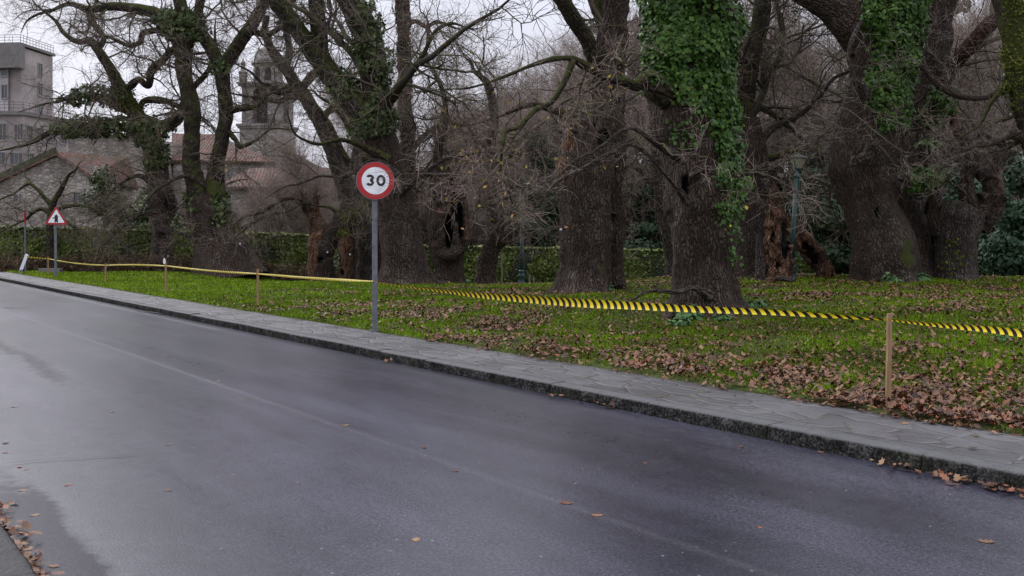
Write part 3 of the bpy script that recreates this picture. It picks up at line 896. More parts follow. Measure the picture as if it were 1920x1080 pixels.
sb = G(702, 620); sb[2] = .095
R = .297; yaw = math.radians(12)
root = thing('speed_limit_sign', 'round red and white speed limit sign reading 30 on grey post', 'road sign', sb)
cz = P(704, 338.75, sb[1]); M = frame_at(cz, yaw)
mb = MB(); mb.box((sb[0], sb[1] + .045, (sb[2] + cz[2] + .15) / 2 - .05), (.082, .042, cz[2] + .15 - sb[2] + .1), yaw)
mb.box((sb[0] - .022 * math.cos(yaw), sb[1] + .045 - .024, (sb[2] + cz[2]) / 2), (.014, .006, cz[2] - sb[2] - .1), yaw)
post = mb.part('post', root, GALV)
mb = MB(); mb.box((sb[0], sb[1] + .045, sb[2] + .012), (.15, .13, .03), yaw); mb.part('foot_collar', root, GALV)
mb = MB(); disc_plate(mb, M, R, -.035, 0); ring(mb, M, R - .001, R + .006, -.036, .004); plate = mb.part('disc', root, GALV)
mb = MB(); ring(mb, M, R * .735, R * .995, -.001, .004); mb.part('red_border', plate, RED)
mb = MB(); disc_plate(mb, M, R * .74, -.001, .0025); mb.part('white_face', plate, WHITE)
def nx(px): return (px - 527) / 390 * R
def ny(py): return -(py - 525) / 417 * R
def arc(cx, cy, rx, ry, a0, a1, n=18): return [(cx + rx * math.cos(math.radians(a0 + (a1 - a0) * k / n)), cy + ry * math.sin(math.radians(a0 + (a1 - a0) * k / n))) for k in range(n + 1)]
mb = MB(); w = R * .134
ux, uy = R / 390, R / 417
cx, cy1, cy2 = nx(412), ny(463), ny(570)
p3 = arc(cx, cy1, 58 * ux, 46 * uy, 158, -90, 22)
p3b = arc(cx, cy2, 58 * ux, 46 * uy, 90, -160, 22)
stroke(mb, p3, w, M, .002, .0042); stroke(mb, p3b, w, M, .002, .0046)
mb.part('digit_three', plate, BLACK)
mb = MB(); stroke(mb, circ(70 * ux, 44, nx(641), ny(521), 99 * uy), w, M, .002, .0042, True)
mb.part('digit_zero', plate, BLACK)
GLY = {'R': [[(0, 0), (0, 1), (.5, .9), (.5, .55), (0, .5)], [(.2, .5), (.6, 0)]], 'O': [[(0, 0), (0, 1), (.55, 1), (.55, 0), (0, 0)]], 'M': [[(0, 0), (.1, 1), (.35, .4), (.6, 1), (.7, 0)]], 'A': [[(0, 0), (.3, 1), (.6, 0)], [(.15, .4), (.45, .4)]], 'I': [[(0.1, 0), (.1, 1)]], 'S': [[(.55, .95), (.05, .8), (.1, .55), (.5, .45), (.5, .1), (0, 0)]], 'V': [[(0, 1), (.35, 0), (.7, 1.2)]]}
mb = MB(); x0 = nx(430)
for ch, wd in (('R', 44), ('O', 40), ('M', 48), ('A', 40), ('I', 16), ('S', 40), ('V', 40)):
    for st in GLY[ch]:
        stroke(mb, [(x0 + a * wd * ux * .9, ny(893) + b * 40 * uy + (x0 - nx(430)) * .14) for a, b in st], R * .012, M, .003, .0052)
    x0 += wd * ux * 1.05
mb.part('scratched_writing', plate, SCRATCH)

# triangular warning sign
tb = G(103, 520)
root = thing('warning_sign', 'triangular red bordered warning sign with side road symbol on grey post', 'road sign', tb)
k = tb[1] / F; yaw = math.radians(14)
cT = P(105.5, 409, tb[1]); M = frame_at(cT, yaw)
def tri(s): return [(-20.5 * k * s, -12.2 * k * s), (20.5 * k * s, -12.2 * k * s), (0, 23.5 * k * s)]
def rtri(s, rc=.10):
    p = np.array(tri(s)); out = []
    for i in range(3):
        a, b, c = p[i - 1], p[i], p[(i + 1) % 3]
        for t in np.linspace(0, 1, 5): 
            q0 = b + (a - b) * rc * (1 - t); q1 = b + (c - b) * rc * t; out.append(tuple(q0 * (1 - t) + q1 * t))
    return out
mb = MB(); mb.box((tb[0], tb[1] + .05, (tb[2] + cT[2] + .35) / 2), (.085, .05, cT[2] + .35 - tb[2] + .1), yaw); mb.part('post', root, GALV)
mb = MB(); mb.ext(rtri(1.0), M, -.03, .0); plate = mb.part('triangle', root, GALV)
mb = MB(); mb.ext(rtri(.985), M, -.001, .004); mb.part('red_border', plate, RED)
mb = MB(); mb.ext(rtri(.72, .07), M, .001, .007); mb.part('white_face', plate, WHITE)
mb = MB(); e = k
mb.ext([(-2.9 * e, -8.6 * e), (0, -6.9 * e), (2.9 * e, -8.6 * e), (2.9 * e, 4.2 * e), (0, 7.2 * e), (-2.9 * e, 4.2 * e)], M, .006, .010)
mb.ext([(-6.6 * e, -.6 * e), (-2.88 * e, -.6 * e), (-2.88 * e, 1.3 * e), (-6.6 * e, 1.3 * e)], M, .006, .010)
mb.part('side_road_symbol', plate, BLACK)

# wooden stakes
stakes = []
def stake(px, pyb, pyt, label, w=.045, lean=(0, 0), tagw=False):
    g = G(px, pyb); top = P(px, pyt, g[1]); top[0] += lean[0]; top[1] += lean[1]
    c, r, s = resample([g - [0, 0, .1], (g + top) / 2, top], [1, 1, 1], n=7)
    mb = MB()
    for i in range(6):
        pass
    V = []; ww = w / 2
    for i, p in enumerate(c):
        j = rng.normal(size=2) * .0015
        for sx, sy in ((-1, -1), (1, -1), (1, 1), (-1, 1)): V.append((p[0] + sx * ww + j[0], p[1] + sy * ww + j[1], p[2]))
    Q = [(i * 4 + a, i * 4 + (a + 1) % 4, i * 4 + 4 + (a + 1) % 4, i * 4 + 4 + a) for i in range(6) for a in range(4)] + [(24, 25, 26, 27)]
    mb.add(V, Q)
    o = mb.solo('wooden_stake', label, 'stake', PINE, group='stakes holding the hazard tape')
    stakes.append((g, top)); return g, top
s_r = stake(1665, 757, 588, 'pale pine stake at the pavement edge on the right, nearest to the camera', .039, (.012, 0))
s_a = stake(483.5, 572, 504, 'short pine stake between the round sign and the stake with white tag')
s_b = stake(311, 547, 491, 'pine stake carrying a white tag on its top')
s_c = stake(198, 530, 494, 'pine stake just right of the triangular warning sign')
s_d = stake(90.5, 514, 481, 'thin pine stake just behind the triangular sign post')
s_e = stake(33, 508, 486, 'pine stake just left of the leaning grey panel', .07)
s_f = stake(1.5, 499, 484, 'pine stake at the left edge of the photo before the hedge', .07)
g = s_b[1]; mb = MB(); M = frame_at(g + [-.03, -.03, .02], .2)
mb.ext(circ(.034, 20, 0, 0, .085), M, 0, .006); mb.solo('paper_tag', 'white oval tag fixed to the top of a wooden stake', 'tag', TAGW)

def tape(name, label, pts, widths, twists, parent_pts=None):
    """pts: (px,py,depth); a ribbon with twist (radians: 0 = edge-on from above, pi/2 = facing)"""
    q = np.array([P(*p) for p in pts])
    c, wd, s = resample(q, widths, step=.03)
    _, tw, _ = resample(q, np.array(twists) + 10.0, n=len(c)); tw = tw - 10
    T = nrm(np.gradient(c, axis=0)); up = np.array([0, 0, 1.]); side = nrm(np.cross(T, up)); upv = np.cross(side, T)
    tw = tw + .15 * vnoise(np.stack([s * .7, 0 * s, 0 * s], 1), 4)
    acr = np.linspace(-1, 1, 6)
    cv = .30 + .18 * vnoise(np.stack([s * .5, 0 * s + 3, 0 * s], 1), 6)
    D = side * np.cos(tw)[:, None] + upv * np.sin(tw)[:, None]; Nn = np.cross(T, D)
    V = c[:, None] + D[:, None] * (acr[None, :, None] * (wd / 2)[:, None, None]) + Nn[:, None] * ((acr[None] ** 2 * cv[:, None]) * (wd / 2)[:, None])[..., None]
    tc = np.stack([np.repeat(s[:, None], 6, 1), np.repeat(acr[None], len(c), 0), 0 * V[..., 0]], -1)
    i = np.arange(len(c) - 1)[:, None] * 6; j = np.arange(5)[None]
    Q = np.stack([i + j, i + j + 1, i + 7 + j, i + 6 + j], -1).reshape(-1, 4)
    return solo(name, label, 'tape', V.reshape(-1, 3), [Q], TAPE, {'tc': tc.reshape(-1, 3)})
zs, zr = sb[1] - .02, s_r[0][1]
def zl(px): return 1 / (1 / zs + (1 / zr - 1 / zs) * (px - 702) / (1665 - 702))
mid = [(702, 528), (760, 536.5), (830, 545), (900, 553), (1000, 561), (1100, 568.5), (1200, 574), (1300, 579.5), (1400, 583.5), (1500, 588.5), (1600, 595), (1662, 599)]
tape('hazard_tape', 'yellow and black striped hazard tape sagging from round sign post to nearest stake', [(a, b, zl(a) - (.04 if a > 1640 else 0)) for a, b in mid],
     [.025, .05, .065, .085, .10, .102, .085, .072, .06, .048, .034, .022], [.5, .75, 1.0, 1.25, 1.45, 1.57, 1.57, 1.57, 1.57, 1.5, 1.2, .9])
zq = zr * .62
def z2(px): return 1 / (1 / zr + (1 / zq - 1 / zr) * (px - 1665) / (2150 - 1665))
tape('hazard_tape', 'yellow and black hazard tape running out of frame right of nearest stake', [(a, b, z2(a) - .04) for a, b in [(1668, 599), (1720, 605), (1780, 611), (1850, 617), (1920, 625), (2000, 634), (2150, 648)]],
     [.022, .03, .038, .046, .054, .06, .06], [.9, 1.1, 1.3, 1.5, 1.57, 1.57, 1.57])
stake(2152, 870, 640, 'pine stake out of frame to the right of the nearest stake', .058)
zA, zB, zC, zD = s_a[0][1] - .04, s_b[0][1] - .04, s_c[0][1] - .05, s_d[0][1] - .05
def seg(p, q, sag=0, n=7):
    out = []
    for t in np.linspace(0, 1, n):
        z = 1 / ((1 - t) / p[2] + t / q[2]); out.append((p[0] + (q[0] - p[0]) * t, p[1] + (q[1] - p[1]) * t + sag * 4 * t * (1 - t), z))
    return out
runs = [(seg((700, 526.5, zs), (484, 513, zA), 2.2), 'long yellow and black tape from round sign post left to short stake', [.5, .9, 1.3, 1.5, 1.5, 1.4, .9]),
        (seg((484, 513, zA), (311, 498, zB), 2.5), 'yellow and black tape between short stake and stake with white tag', [.9, 1.4, 1.57, 1.57, 1.5, 1.3, .9]),
        (seg((311, 498.5, zB), (198, 497, zC), -1.2), 'striped tape from stake with white tag to the next stake left', [.9, 1.4, 1.57, 1.57, 1.5, 1.3, .9]),
        (seg((198, 497, zC), (91, 485, zD), 3), 'striped tape passing in front of the triangular sign post', [.9, 1.4, 1.57, 1.57, 1.5, 1.3, .9]),
        (seg((91, 485, zD), (50, 481, 39.5), .8, 5), 'short striped tape from thin stake to leaning grey panel', [.9, 1.4, 1.5, 1.3, .9]),
        (seg((33, 489, s_e[0][1] - .05), (1.5, 484, s_f[0][1] - .05), 3.0, 7), 'sagging yellow tape between two stakes at the left edge', [.9, 1.4, 1.57, 1.57, 1.5, 1.3, .9])]
for p, lab, tw in runs:
    w = [.028] + [.043] * (len(p) - 2) + [.028]
    tape('hazard_tape', lab, p, w, tw)

# leaning grey panel and thin pole with red top, far left
pz = G(42, 513); k = pz[1] / F
root = thing('leaning_panel', 'pale grey folded panel on a wire foot leaning beside thin pole', 'panel', pz)
mb = MB()
a0, a1 = P(39.5, 506.5, pz[1]), P(50.5, 477, pz[1] + .25)
mb.bar(a0, a1, .13, .03, (0, 1, .2)); mb.part('board', root, ALU)
mb = MB(); b0 = P(35, 512.5, pz[1] - .1); b1 = P(40.5, 512.8, pz[1] - .1); t0, t1 = P(37.5, 506, pz[1]), P(42, 505.5, pz[1])
for p, q in ((b0, t0), (b1, t1), (b0, b1), (b0, t1), (t0, t1)): mb.bar(p, q, .022)
mb.part('wire_foot', root, GALV)
mb = MB(); mb.bar(P(49, 476.5, pz[1] + .25), P(53, 480, pz[1] + .25), .06, .05); mb.part('top_clip', root, WHITE)
pg = G(48, 510); root = thing('marker_pole', 'thin grey pole with red painted top before the stone house', 'pole', pg)
t = P(47, 418, pg[1]); t2 = P(46.7, 397, pg[1])
mb = MB(); mb.bar(pg, t, .055); mb.part('shaft', root, GALV)
mb = MB(); mb.bar(t, t2, .06); mb.part('red_top', root, RED)
c = G(95, 511); mb = MB(); mb.box((c[0], c[1], c[2] + .06), (.9, .35, .24)); mb.solo('concrete_block', 'low grey concrete block in the grass behind the triangular sign', 'block', CONCRETE)

# lamp posts
def lamp(base, top, label):
    base, top = np.array(base), np.array(top)
    root = thing('lamp_post', label, 'lamp post', base)
    H_ = np.linalg.norm(top - base); ax = (top - base) / H_
    X = nrm(np.cross([0, 1, 0], ax)); Y = np.cross(ax, X)
    def tilt(mb): 
        v = np.array(mb.v) ; mb.v = [tuple(base + X * a + Y * b + ax * c) for a, b, c in v]; return mb
    s = H_ / 3.6
    mb = MB(); mb.lathe((0, 0, 0), [(.20 * s, -.05), (.20 * s, .06 * s), (.15 * s, .10 * s), (.14 * s, .34 * s), (.155 * s, .36 * s), (.155 * s, .42 * s), (.125 * s, .46 * s), (.12 * s, .55 * s), (.13 * s, .57 * s), (.13 * s, .61 * s), (.092 * s, .64 * s)], 20)
    tilt(mb).part('base', root, GREENP, True)
    mb = MB(); mb.lathe((0, 0, 0), [(.092 * s, .64 * s), (.088 * s, 1.4 * s), (.078 * s, 2.95 * s)], 16); tilt(mb).part('shaft', root, GREENP, True)
    mb = MB(); mb.lathe((0, 0, 0), [(.078 * s, 2.95 * s), (.10 * s, 2.97 * s), (.10 * s, 3.02 * s), (.08 * s, 3.05 * s), (.085 * s, 3.14 * s), (.13 * s, 3.20 * s), (.13 * s, 3.235 * s)], 16); tilt(mb).part('collar', root, GREENP, True)
    q = math.pi / 4
    mb = MB(); mb.lathe((0, 0, 0), [(.135 * s, 3.24 * s), (.27 * s, 3.50 * s)], 4, q); lan = tilt(mb).part('lantern_glass', root, LGLASS)
    mb = MB()
    for i in range(4):
        a = q + i * math.pi / 2
        mb.bar((.137 * s * math.cos(a), .137 * s * math.sin(a), 3.235 * s), (.275 * s * math.cos(a), .275 * s * math.sin(a), 3.505 * s), .022 * s)
    tilt(mb).part('lantern_frame', lan, GREENP)
    mb = MB(); mb.lathe((0, 0, 0), [(.32 * s, 3.50 * s), (.33 * s, 3.525 * s), (.20 * s, 3.585 * s), (.07 * s, 3.61 * s), (.05 * s, 3.64 * s), (.01 * s, 3.66 * s)], 4, q); tilt(mb).part('lantern_roof', root, ROOFG)
lz1 = 28.6
lamp(at_depth(1482, lz1), P(1497.5, 291, lz1), 'tall leaning green lamp post with square lantern beside broken red trunk')
lamp(at_depth(978, 45.0), P(979.5, 371, 45.0), 'distant green lamp post before the low ivy wall in the middle')
for px, t, b, z in ((941, 470, 529, 44), (993, 514, 529, 44), (1001, 519, 529, 44)):
    g = at_depth(px, z); mb = MB(); mb.bar(g, P(px, t, z), .07); mb.solo('garden_stake', {941: 'thin tall grey stake standing left of the distant lamp post', 993: 'short thin stake right of the distant lamp post', 1001: 'short stub stake, the further right of two by the distant lamp'}[px], 'stake', GREYWOOD)
# ------------------------------------------------------------------ buildings beyond the park
def px_on(A, B, px):
    """point where the photo column px meets the vertical plane over A-B (x,y pairs)"""
    A, B = np.array(A[:2], float), np.array(B[:2], float)
    r = np.array([(px - HX) / F, 1.0]); d = B - A
    # A + t d = z r
    m = np.array([[d[0], -r[0]], [d[1], -r[1]]]); t, z = np.linalg.solve(m, -A)
    return z
def face_rect(A, B, x0, x1, y0, y1):
    z0, z1 = px_on(A, B, x0), px_on(A, B, x1)
    return P(x0, y1, z0), P(x1, y1, z1), P(x1, y0, z1), P(x0, y0, z0)
def window(root, A, B, x0, x1, y0, y1, bars=1, name='window', rows=1, frame=None):
    q = face_rect(A, B, x0, x1, y0, y1)
    d = nrm(q[1] - q[0]); d[2] = 0; nn = np.array([d[1], -d[0], 0]); up = np.array([0, 0, 1.])
    w = np.linalg.norm((q[1] - q[0])[:2]); h = q[3][2] - q[0][2]; o = np.array([q[0][0], q[0][1], q[0][2]])
    M = lambda x, y, e=0.0: o + d * x + up * y + nn * e
    mb = MB(); t = .09
    for a, b, c, e in ((-t, 0, -t, h + t), (w, w + t, -t, h + t), (0, w, h, h + t), (0, w, -t - .06, 0)):
        mb.ext([(a, c), (b, c), (b, e), (a, e)], M, -.1, .10)
    for i in range(1, bars + 1): mb.ext([(w * i / (bars + 1) - .03, 0), (w * i / (bars + 1) + .03, 0), (w * i / (bars + 1) + .03, h), (w * i / (bars + 1) - .03, h)], M, .0, .07)
    f = mb.part(name, root, frame or WFRAME)
    mb = MB(); mb.ext([(0, 0), (w, 0), (w, h), (0, h)], M, -.1, .03); mb.part('pane', f, PANE)
def prism(mb, foot, z0, z1):
    n = len(foot); vs = [(*p, z0) for p in foot] + [(*p, z1) for p in foot]
    mb.add(vs, [tuple(range(n))[::-1], tuple(range(n, 2 * n))] + [(k, (k + 1) % n, n + (k + 1) % n, n + k) for k in range(n)])
def railing(mb, A, B, z, h=1.0, n=14):
    A, B = np.array([*A, z]), np.array([*B, z])
    for t in np.linspace(0, 1, n): p = A + (B - A) * t; mb.bar(p, p + [0, 0, h], .035)
    for k in (.35, .7, 1.0): mb.bar(A + [0, 0, h * k], B + [0, 0, h * k], .04)
def roof_quad(mb, pts, th=.18):
    p = np.array(pts, float); n = nrm(np.cross(p[1] - p[0], p[-1] - p[0]));
    if n[2] < 0: n = -n
    k = len(p); vs = list(p + n * 0) + list(p - n * th)
    mb.add(vs, [tuple(range(k)), tuple(range(k, 2 * k))[::-1]] + [(i, i + k, (i + 1) % k + k, (i + 1) % k) for i in range(k)])
def roof_part(name, root, pts, th=.18):
    mb = MB(); roof_quad(mb, pts, th); p = np.array(pts, float)
    ex = nrm((p[1] - p[0]) * [1, 1, 0]); n = nrm(np.cross(p[1] - p[0], p[-1] - p[0])); ey = nrm(np.cross(n, ex))
    v = np.array(mb.v); rt = np.stack([v @ ex, v @ ey, 0 * v[:, 0]], 1)
    return mb.part(name, root, TILE, attrs={'rt': rt})

def apartment():
    a, b = (-54.2, 110.0), (-53.6, 116.2); c = (-72, 112.0); d_ = (-71, 124)
    root = thing('apartment_block', 'tall stained grey apartment block behind the stone house at far left', 'building', (-60, 112, -.2))
    mb = MB(); prism(mb, [c, a, b, d_], -.2, 22.6); mb.part('upper_wall', root, RENDERD)
    mb = MB(); prism(mb, [(-72, 111.92), (-55.6, 109.95), (-55.6, 109.85), (-72, 111.8)], 14, 20.0); mb.part('pale_facade', root, RENDERW)
    mb = MB(); prism(mb, [(-72.2, 111), (-53.9, 108.9), (-53.95, 110.3), (-72, 112.4)], 20.2, 22.8); mb.part('balcony_box', root, CONCRETE)
    mb = MB(); prism(mb, [(-72.2, 111.2), (-54.0, 109.4), (-53.35, 116.4), (-71, 124.2)], 22.75, 23.05); mb.part('roof_slab', root, CONCRETE)
    mb = MB(); railing(mb, (-54.2, 109.8), (-53.5, 116.2), 23.05, .9, 12); railing(mb, (-66, 110.8), (-54.2, 109.8), 23.05, .9, 14); mb.part('roof_railing', root, RAIL)
    for y0, y1 in ((119, 141), (156, 178), (194, 214)): window(root, (-54.2, 109.98), (-53.58, 116.2), 71.5, 78, y0, y1, 1)
    for y0, y1 in ((118, 142), (160, 184)): window(root, (-72, 111.78), (-55.6, 109.83), 4, 14, y0, y1, 1)
    la, lb, lc, ld = (-51.95, 106.0), (-50.1, 114.5), (-70, 104.5), (-68, 120)
    mb = MB(); prism(mb, [lc, la, lb, ld], -.2, 14.6); mb.part('lower_wall', root, RENDERD)
    mb = MB(); prism(mb, [(-70.2, 104.2), (-51.75, 105.7), (-49.8, 114.7), (-68, 120.2)], 14.6, 15.0); mb.part('terrace_slab', root, CONCRETE)
    mb = MB(); railing(mb, (-70, 104.5), (-52, 105.9), 15.0, 1.0, 20); railing(mb, (-52, 105.9), (-50.1, 114.4), 15.0, 1.0, 10); mb.part('terrace_railing', root, RAIL)
    for x0, x1, y0, y1, n in ((-14, 12, 232, 262, 3), (28, 43, 234, 262, 2), (-20, 10, 286, 308, 3), (20, 42, 287, 308, 2)): window(root, lc, la, x0, x1, y0, y1, n)
    for x0, x1, y0, y1, n in ((49, 60, 236, 263, 2), (68, 80, 240, 264, 2), (90, 102, 244, 266, 2), (112, 124, 247, 268, 2), (50, 62, 288, 308, 2), (72, 86, 290, 309, 2), (96, 110, 292, 310, 2)): window(root, la, lb, x0, x1, y0, y1, n)
apartment()

def gable_house():
    z = 62.0; root = thing('stone_house', 'old rubble stone gable house with mossy edge and red tiles at left', 'building', at_depth(60, z))
    apex, le, re = P(108, 288, z), P(-70, 369, z), P(166, 326, z)
    r1, e1 = P(240, 297, 66), P(252, 349, 66.4)
    g = -.3
    A, B = (le[0], z), (re[0], z)
    mb = MB(); M = lambda x, y, d=0: np.array([x, z - d, y])
    mb.ext([(le[0], g), (re[0], g), (re[0], re[2]), (apex[0], apex[2]), (le[0], le[2])], M, -.5, 0); mb.part('gable_wall', root, STONE)
    mb = MB(); prism(mb, [(re[0] - .4, z + .5), (re[0], z + .5), (e1[0], 66.4), (e1[0] - .5, 66.6)], g, 4.95); mb.part('side_wall', root, STONE)
    roof_part('roof', root, [re + [.25, -.2, -.1], e1 + [.3, 0, -.15], r1 + [0, 0, .1], apex + [0, -.2, .1]])
    lb = np.array([le[0] + 3, 70, le[2]]); roof_part('roof', root, [apex + [0, -.2, .1], r1 + [0, 0, .1], lb, le + [-.3, -.2, -.1]])
    mb = MB(); mb.bar(le + [-.2, -.15, .02], apex + [0, -.15, .22], .35, .22, (0, 1, 0)); mb.part('mossy_coping', root, flat('mossy_coping', (.06, .06, .035), .95, .5, 3))
    window(root, A, B, 26.5, 35, 365, 377, 0, frame=STONE_GR); window(root, A, B, 139.5, 155, 362, 385, 1, frame=STONE_GR)
    root2 = thing('stone_building', 'taller grey stone building rising behind the red tiled stone house', 'building', at_depth(190, 80))
    a, b = at_depth(128, 80), at_depth(300, 82)
    mb = MB(); h0, h1 = P(128, 246, 80)[2], P(300, 262, 82)[2]
    mb.add([(a[0], a[1], -.3), (b[0], b[1], -.3), (b[0], b[1], h1), (a[0], a[1], h0), (a[0] + 1, a[1] + 8, -.3), (b[0] + 1, b[1] + 8, -.3), (b[0] + 1, b[1] + 8, h1), (a[0] + 1, a[1] + 8, h0)],
           [(0, 1, 2, 3), (5, 4, 7, 6), (1, 5, 6, 2), (4, 0, 3, 7), (3, 2, 6, 7)])
    mb.part('wall', root2, STONE)
    mb = MB(); mb.bar(np.array([a[0] - .2, a[1], h0 + .12]), np.array([b[0] + .2, b[1], h1 + .12]), .6, .25); mb.part('coping', root2, STONE_GR)
gable_house()

def church():
    root = thing('church', 'grey stone church with low red tiled roofs behind the trees', 'building', at_depth(480, 78))
    z0 = 84.0
    mb = MB(); x = [P(p, 300, z0)[0] for p in (325, 520)]
    he = P(517, 302, z0)[2]; ha = P(400, 291, z0)[2]
    prism(mb, [(x[0], z0), (x[1], z0), (x[1] + 1, z0 + 10), (x[0], z0 + 10)], -.5, he - .05); mb.part('nave_wall', root, STONE_GR)
    mb = MB(); q = face_rect((x[0], z0 - .05), (x[1], z0 - .05), 399, 426, 305, 322); mb.add([*q, *(np.array(q) + [0, .1, 0])], [(0, 1, 2, 3), (1, 5, 6, 2), (0, 3, 7, 4), (3, 2, 6, 7)]); mb.part('ochre_render', root, flat('ochre_render', (.42, .29, .16), .9, .3, 2))
    roof_part('nave_roof', root, [P(322, 300, z0 - .4), P(520, 303, z0 - .4), P(404, 252, z0 + 5), P(322, 250, z0 + 5)])
    z1 = 74.0
    a, b = at_depth(408, z1), at_depth(640, z1 + 1.5); h1 = P(500, 348, z1)[2]
    mb = MB(); prism(mb, [(a[0], a[1]), (b[0], b[1]), (b[0], b[1] + 6), (a[0], a[1] + 6)], -.6, h1); mb.part('aisle_wall', root, STONE_GR)
    roof_part('aisle_roof', root, [P(404, 350, z1 - .4), P(645, 349, z1 + 1.1), P(640, 314, z1 + 5), P(470, 315, z1 + 5)])
    A, B = (a[0], a[1] - .02), (b[0], b[1] - .02)
    window(root, A, B, 468, 480, 366, 389, 0, frame=STONE_GR); window(root, A, B, 432, 440, 395, 410, 0, frame=STONE_GR)
    mb = MB(); mb.bar(P(549, 352, z1 + .6), P(549, 446, z1 + .6), .30, .16); mb.part('downpipe', root, CONCRETE)
    zg = 82.0; g = [P(523, 330, zg), P(598, 330, zg), P(598, 318, zg), P(536, 286, zg), P(523, 284, zg)]
    mb = MB(); mb.add(g + [p + [0, .5, 0] for p in g], [(0, 1, 2, 3, 4), (9, 8, 7, 6, 5)] + [(k, k + 5, (k + 1) % 5 + 5, (k + 1) % 5) for k in range(5)]); mb.part('white_gable', root, flat('lime_wash', (.45, .42, .42), .9, .2, 1.5))
    mb = MB(); mb.bar(P(530, 281, zg - .1), P(600, 317, zg - .1), .35, .3, (0, 1, 0)); mb.part('gable_verge', root, CONCRETE)

    z = 104.0; k = z / F; c = P(493, HY, z)
    root = thing('bell_tower', 'tall weathered stone bell tower with arched belfry and domed top behind branches', 'tower', (c[0], z + 2.2, -.6))
    H = lambda py: EYE + (HY - py) * k
    cx, cy = c[0], z + 2.2; rz = math.radians(-9)
    def sq(mb, w, y0, y1, t=1.0): mb.box((cx, cy, (H(y0) + H(y1)) / 2), (w, w, H(y1) - H(y0)), rz, t)
    mb = MB(); sq(mb, 4.45, 478, 236); mb.part('shaft', root, STONE_GR)
    mb = MB(); sq(mb, 4.8, 240, 236.2); sq(mb, 5.0, 236.0, 231.5); mb.part('cornice', root, STONE_GR)
    # belfry: four corner piers, a lintel over arched openings, dark bell chamber behind
    mb = MB(); W = 4.1; t = 1.25
    for sx in (-1, 1):
        for sy in (-1, 1):
            ox, oy = sx * (W - t) / 2, sy * (W - t) / 2
            mb.box((cx + ox * math.cos(rz) - oy * math.sin(rz), cy + ox * math.sin(rz) + oy * math.cos(rz), (H(231) + H(172)) / 2), (t, t, H(172) - H(231)), rz)
    for q in range(4):
        yaw = rz + q * math.pi / 2
        M0 = frame_at((cx + math.sin(yaw) * W / 2, cy - math.cos(yaw) * W / 2, H(172)), yaw); o = (W - 2 * t) / 2
        pts = [(-o, 0), (-W / 2 + .02 * q, 0), (-W / 2 + .02 * q, H(160) - H(172)), (W / 2 - .02 * q, H(160) - H(172)), (W / 2 - .02 * q, 0), (o, 0)] + [(o * math.cos(a), (H(160) - H(172)) * .75 * math.sin(a)) for a in np.linspace(.05, math.pi - .05, 9)]
        mb.ext(pts, M0, -.5, -.004 * (q + 1))
    mb.part('belfry', root, STONE_GR)
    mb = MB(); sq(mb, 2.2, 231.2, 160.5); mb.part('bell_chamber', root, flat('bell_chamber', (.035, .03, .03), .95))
    mb = MB(); sq(mb, 4.7, 160, 156.5); sq(mb, 4.95, 156.3, 153); mb.part('cornice', root, STONE_GR)
    for sx in (-1, 1):
        for sy in (-1, 1):
            mb = MB(); ox, oy = sx * 1.95, sy * 1.95
            px_, py_ = cx + ox * math.cos(rz) - oy * math.sin(rz), cy + ox * math.sin(rz) + oy * math.cos(rz)
            mb.lathe((px_, py_, H(153)), [(.42, 0), (.42, .9), (.5, .95), (.5, 1.1), (.3, 1.2), (.2, 1.9), (.26, 2.05), (.1, 2.3), (.02, 2.6)], 8)
            mb.part('pinnacle', root, STONE_GR)
    mb = MB(); hb = H(153)
    mb.lathe((cx, cy, hb), [(1.62, 0), (1.62, H(116) - hb), (1.85, H(115) - hb), (1.85, H(112) - hb), (1.5, H(111) - hb)], 8, rz); mb.part('octagon_drum', root, STONE_GR)
    mb = MB()
    for q in range(8):
        a = rz + q * math.pi / 4 + math.pi / 8; r = 1.62 * math.cos(math.pi / 8)
        M0 = frame_at((cx + math.sin(a) * r, cy - math.cos(a) * r, H(148)), a); h = H(122) - H(148)
        mb.ext([(-.32, 0), (.32, 0), (.32, h * .75), (.2, h * .93), (0, h), (-.2, h * .93), (-.32, h * .75)], M0, -.1, .02)
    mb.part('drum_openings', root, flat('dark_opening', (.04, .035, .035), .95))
    mb = MB(); hd = H(111)
    mb.lathe((cx, cy, hd), [(1.5, 0)] + [(1.5 * math.cos(a), 1.75 * math.sin(a)) for a in np.linspace(.1, 1.25, 8)] + [(.42, 1.75), (.42, 2.6), (.5, 2.65), (.45, 2.8), (.15, 3.3), (.05, 3.6)], 16); mb.part('dome', root, STONE_GR, True)
church()
# ------------------------------------------------------------------ the old oaks
def mask_at(V, N, Z0, ells, soft=False):
    """ellipses (px,py,rx,ry[,strength]) on the side of the trunk the photo shows -> 0..1"""
    out = np.zeros(len(V))
    px = HX + V[:, 0] / V[:, 1] * F; py = HY - (V[:, 2] - EYE) / V[:, 1] * F
    for e in ells:
        d = np.sqrt(((px - e[0]) / e[2]) ** 2 + ((py - e[1]) / e[3]) ** 2)
        d = d + .28 * fbm(V * 3.1, 2, 4)
        m = (sm(1.5, .3, d + .5 * fbm(V * 2.2, 3, 9)) * .9 if soft else sm(1.15, .8, d)) * (N[:, 1] < .25) * (e[4] if len(e) > 4 else 1)
        out = np.maximum(out, m)
    return out

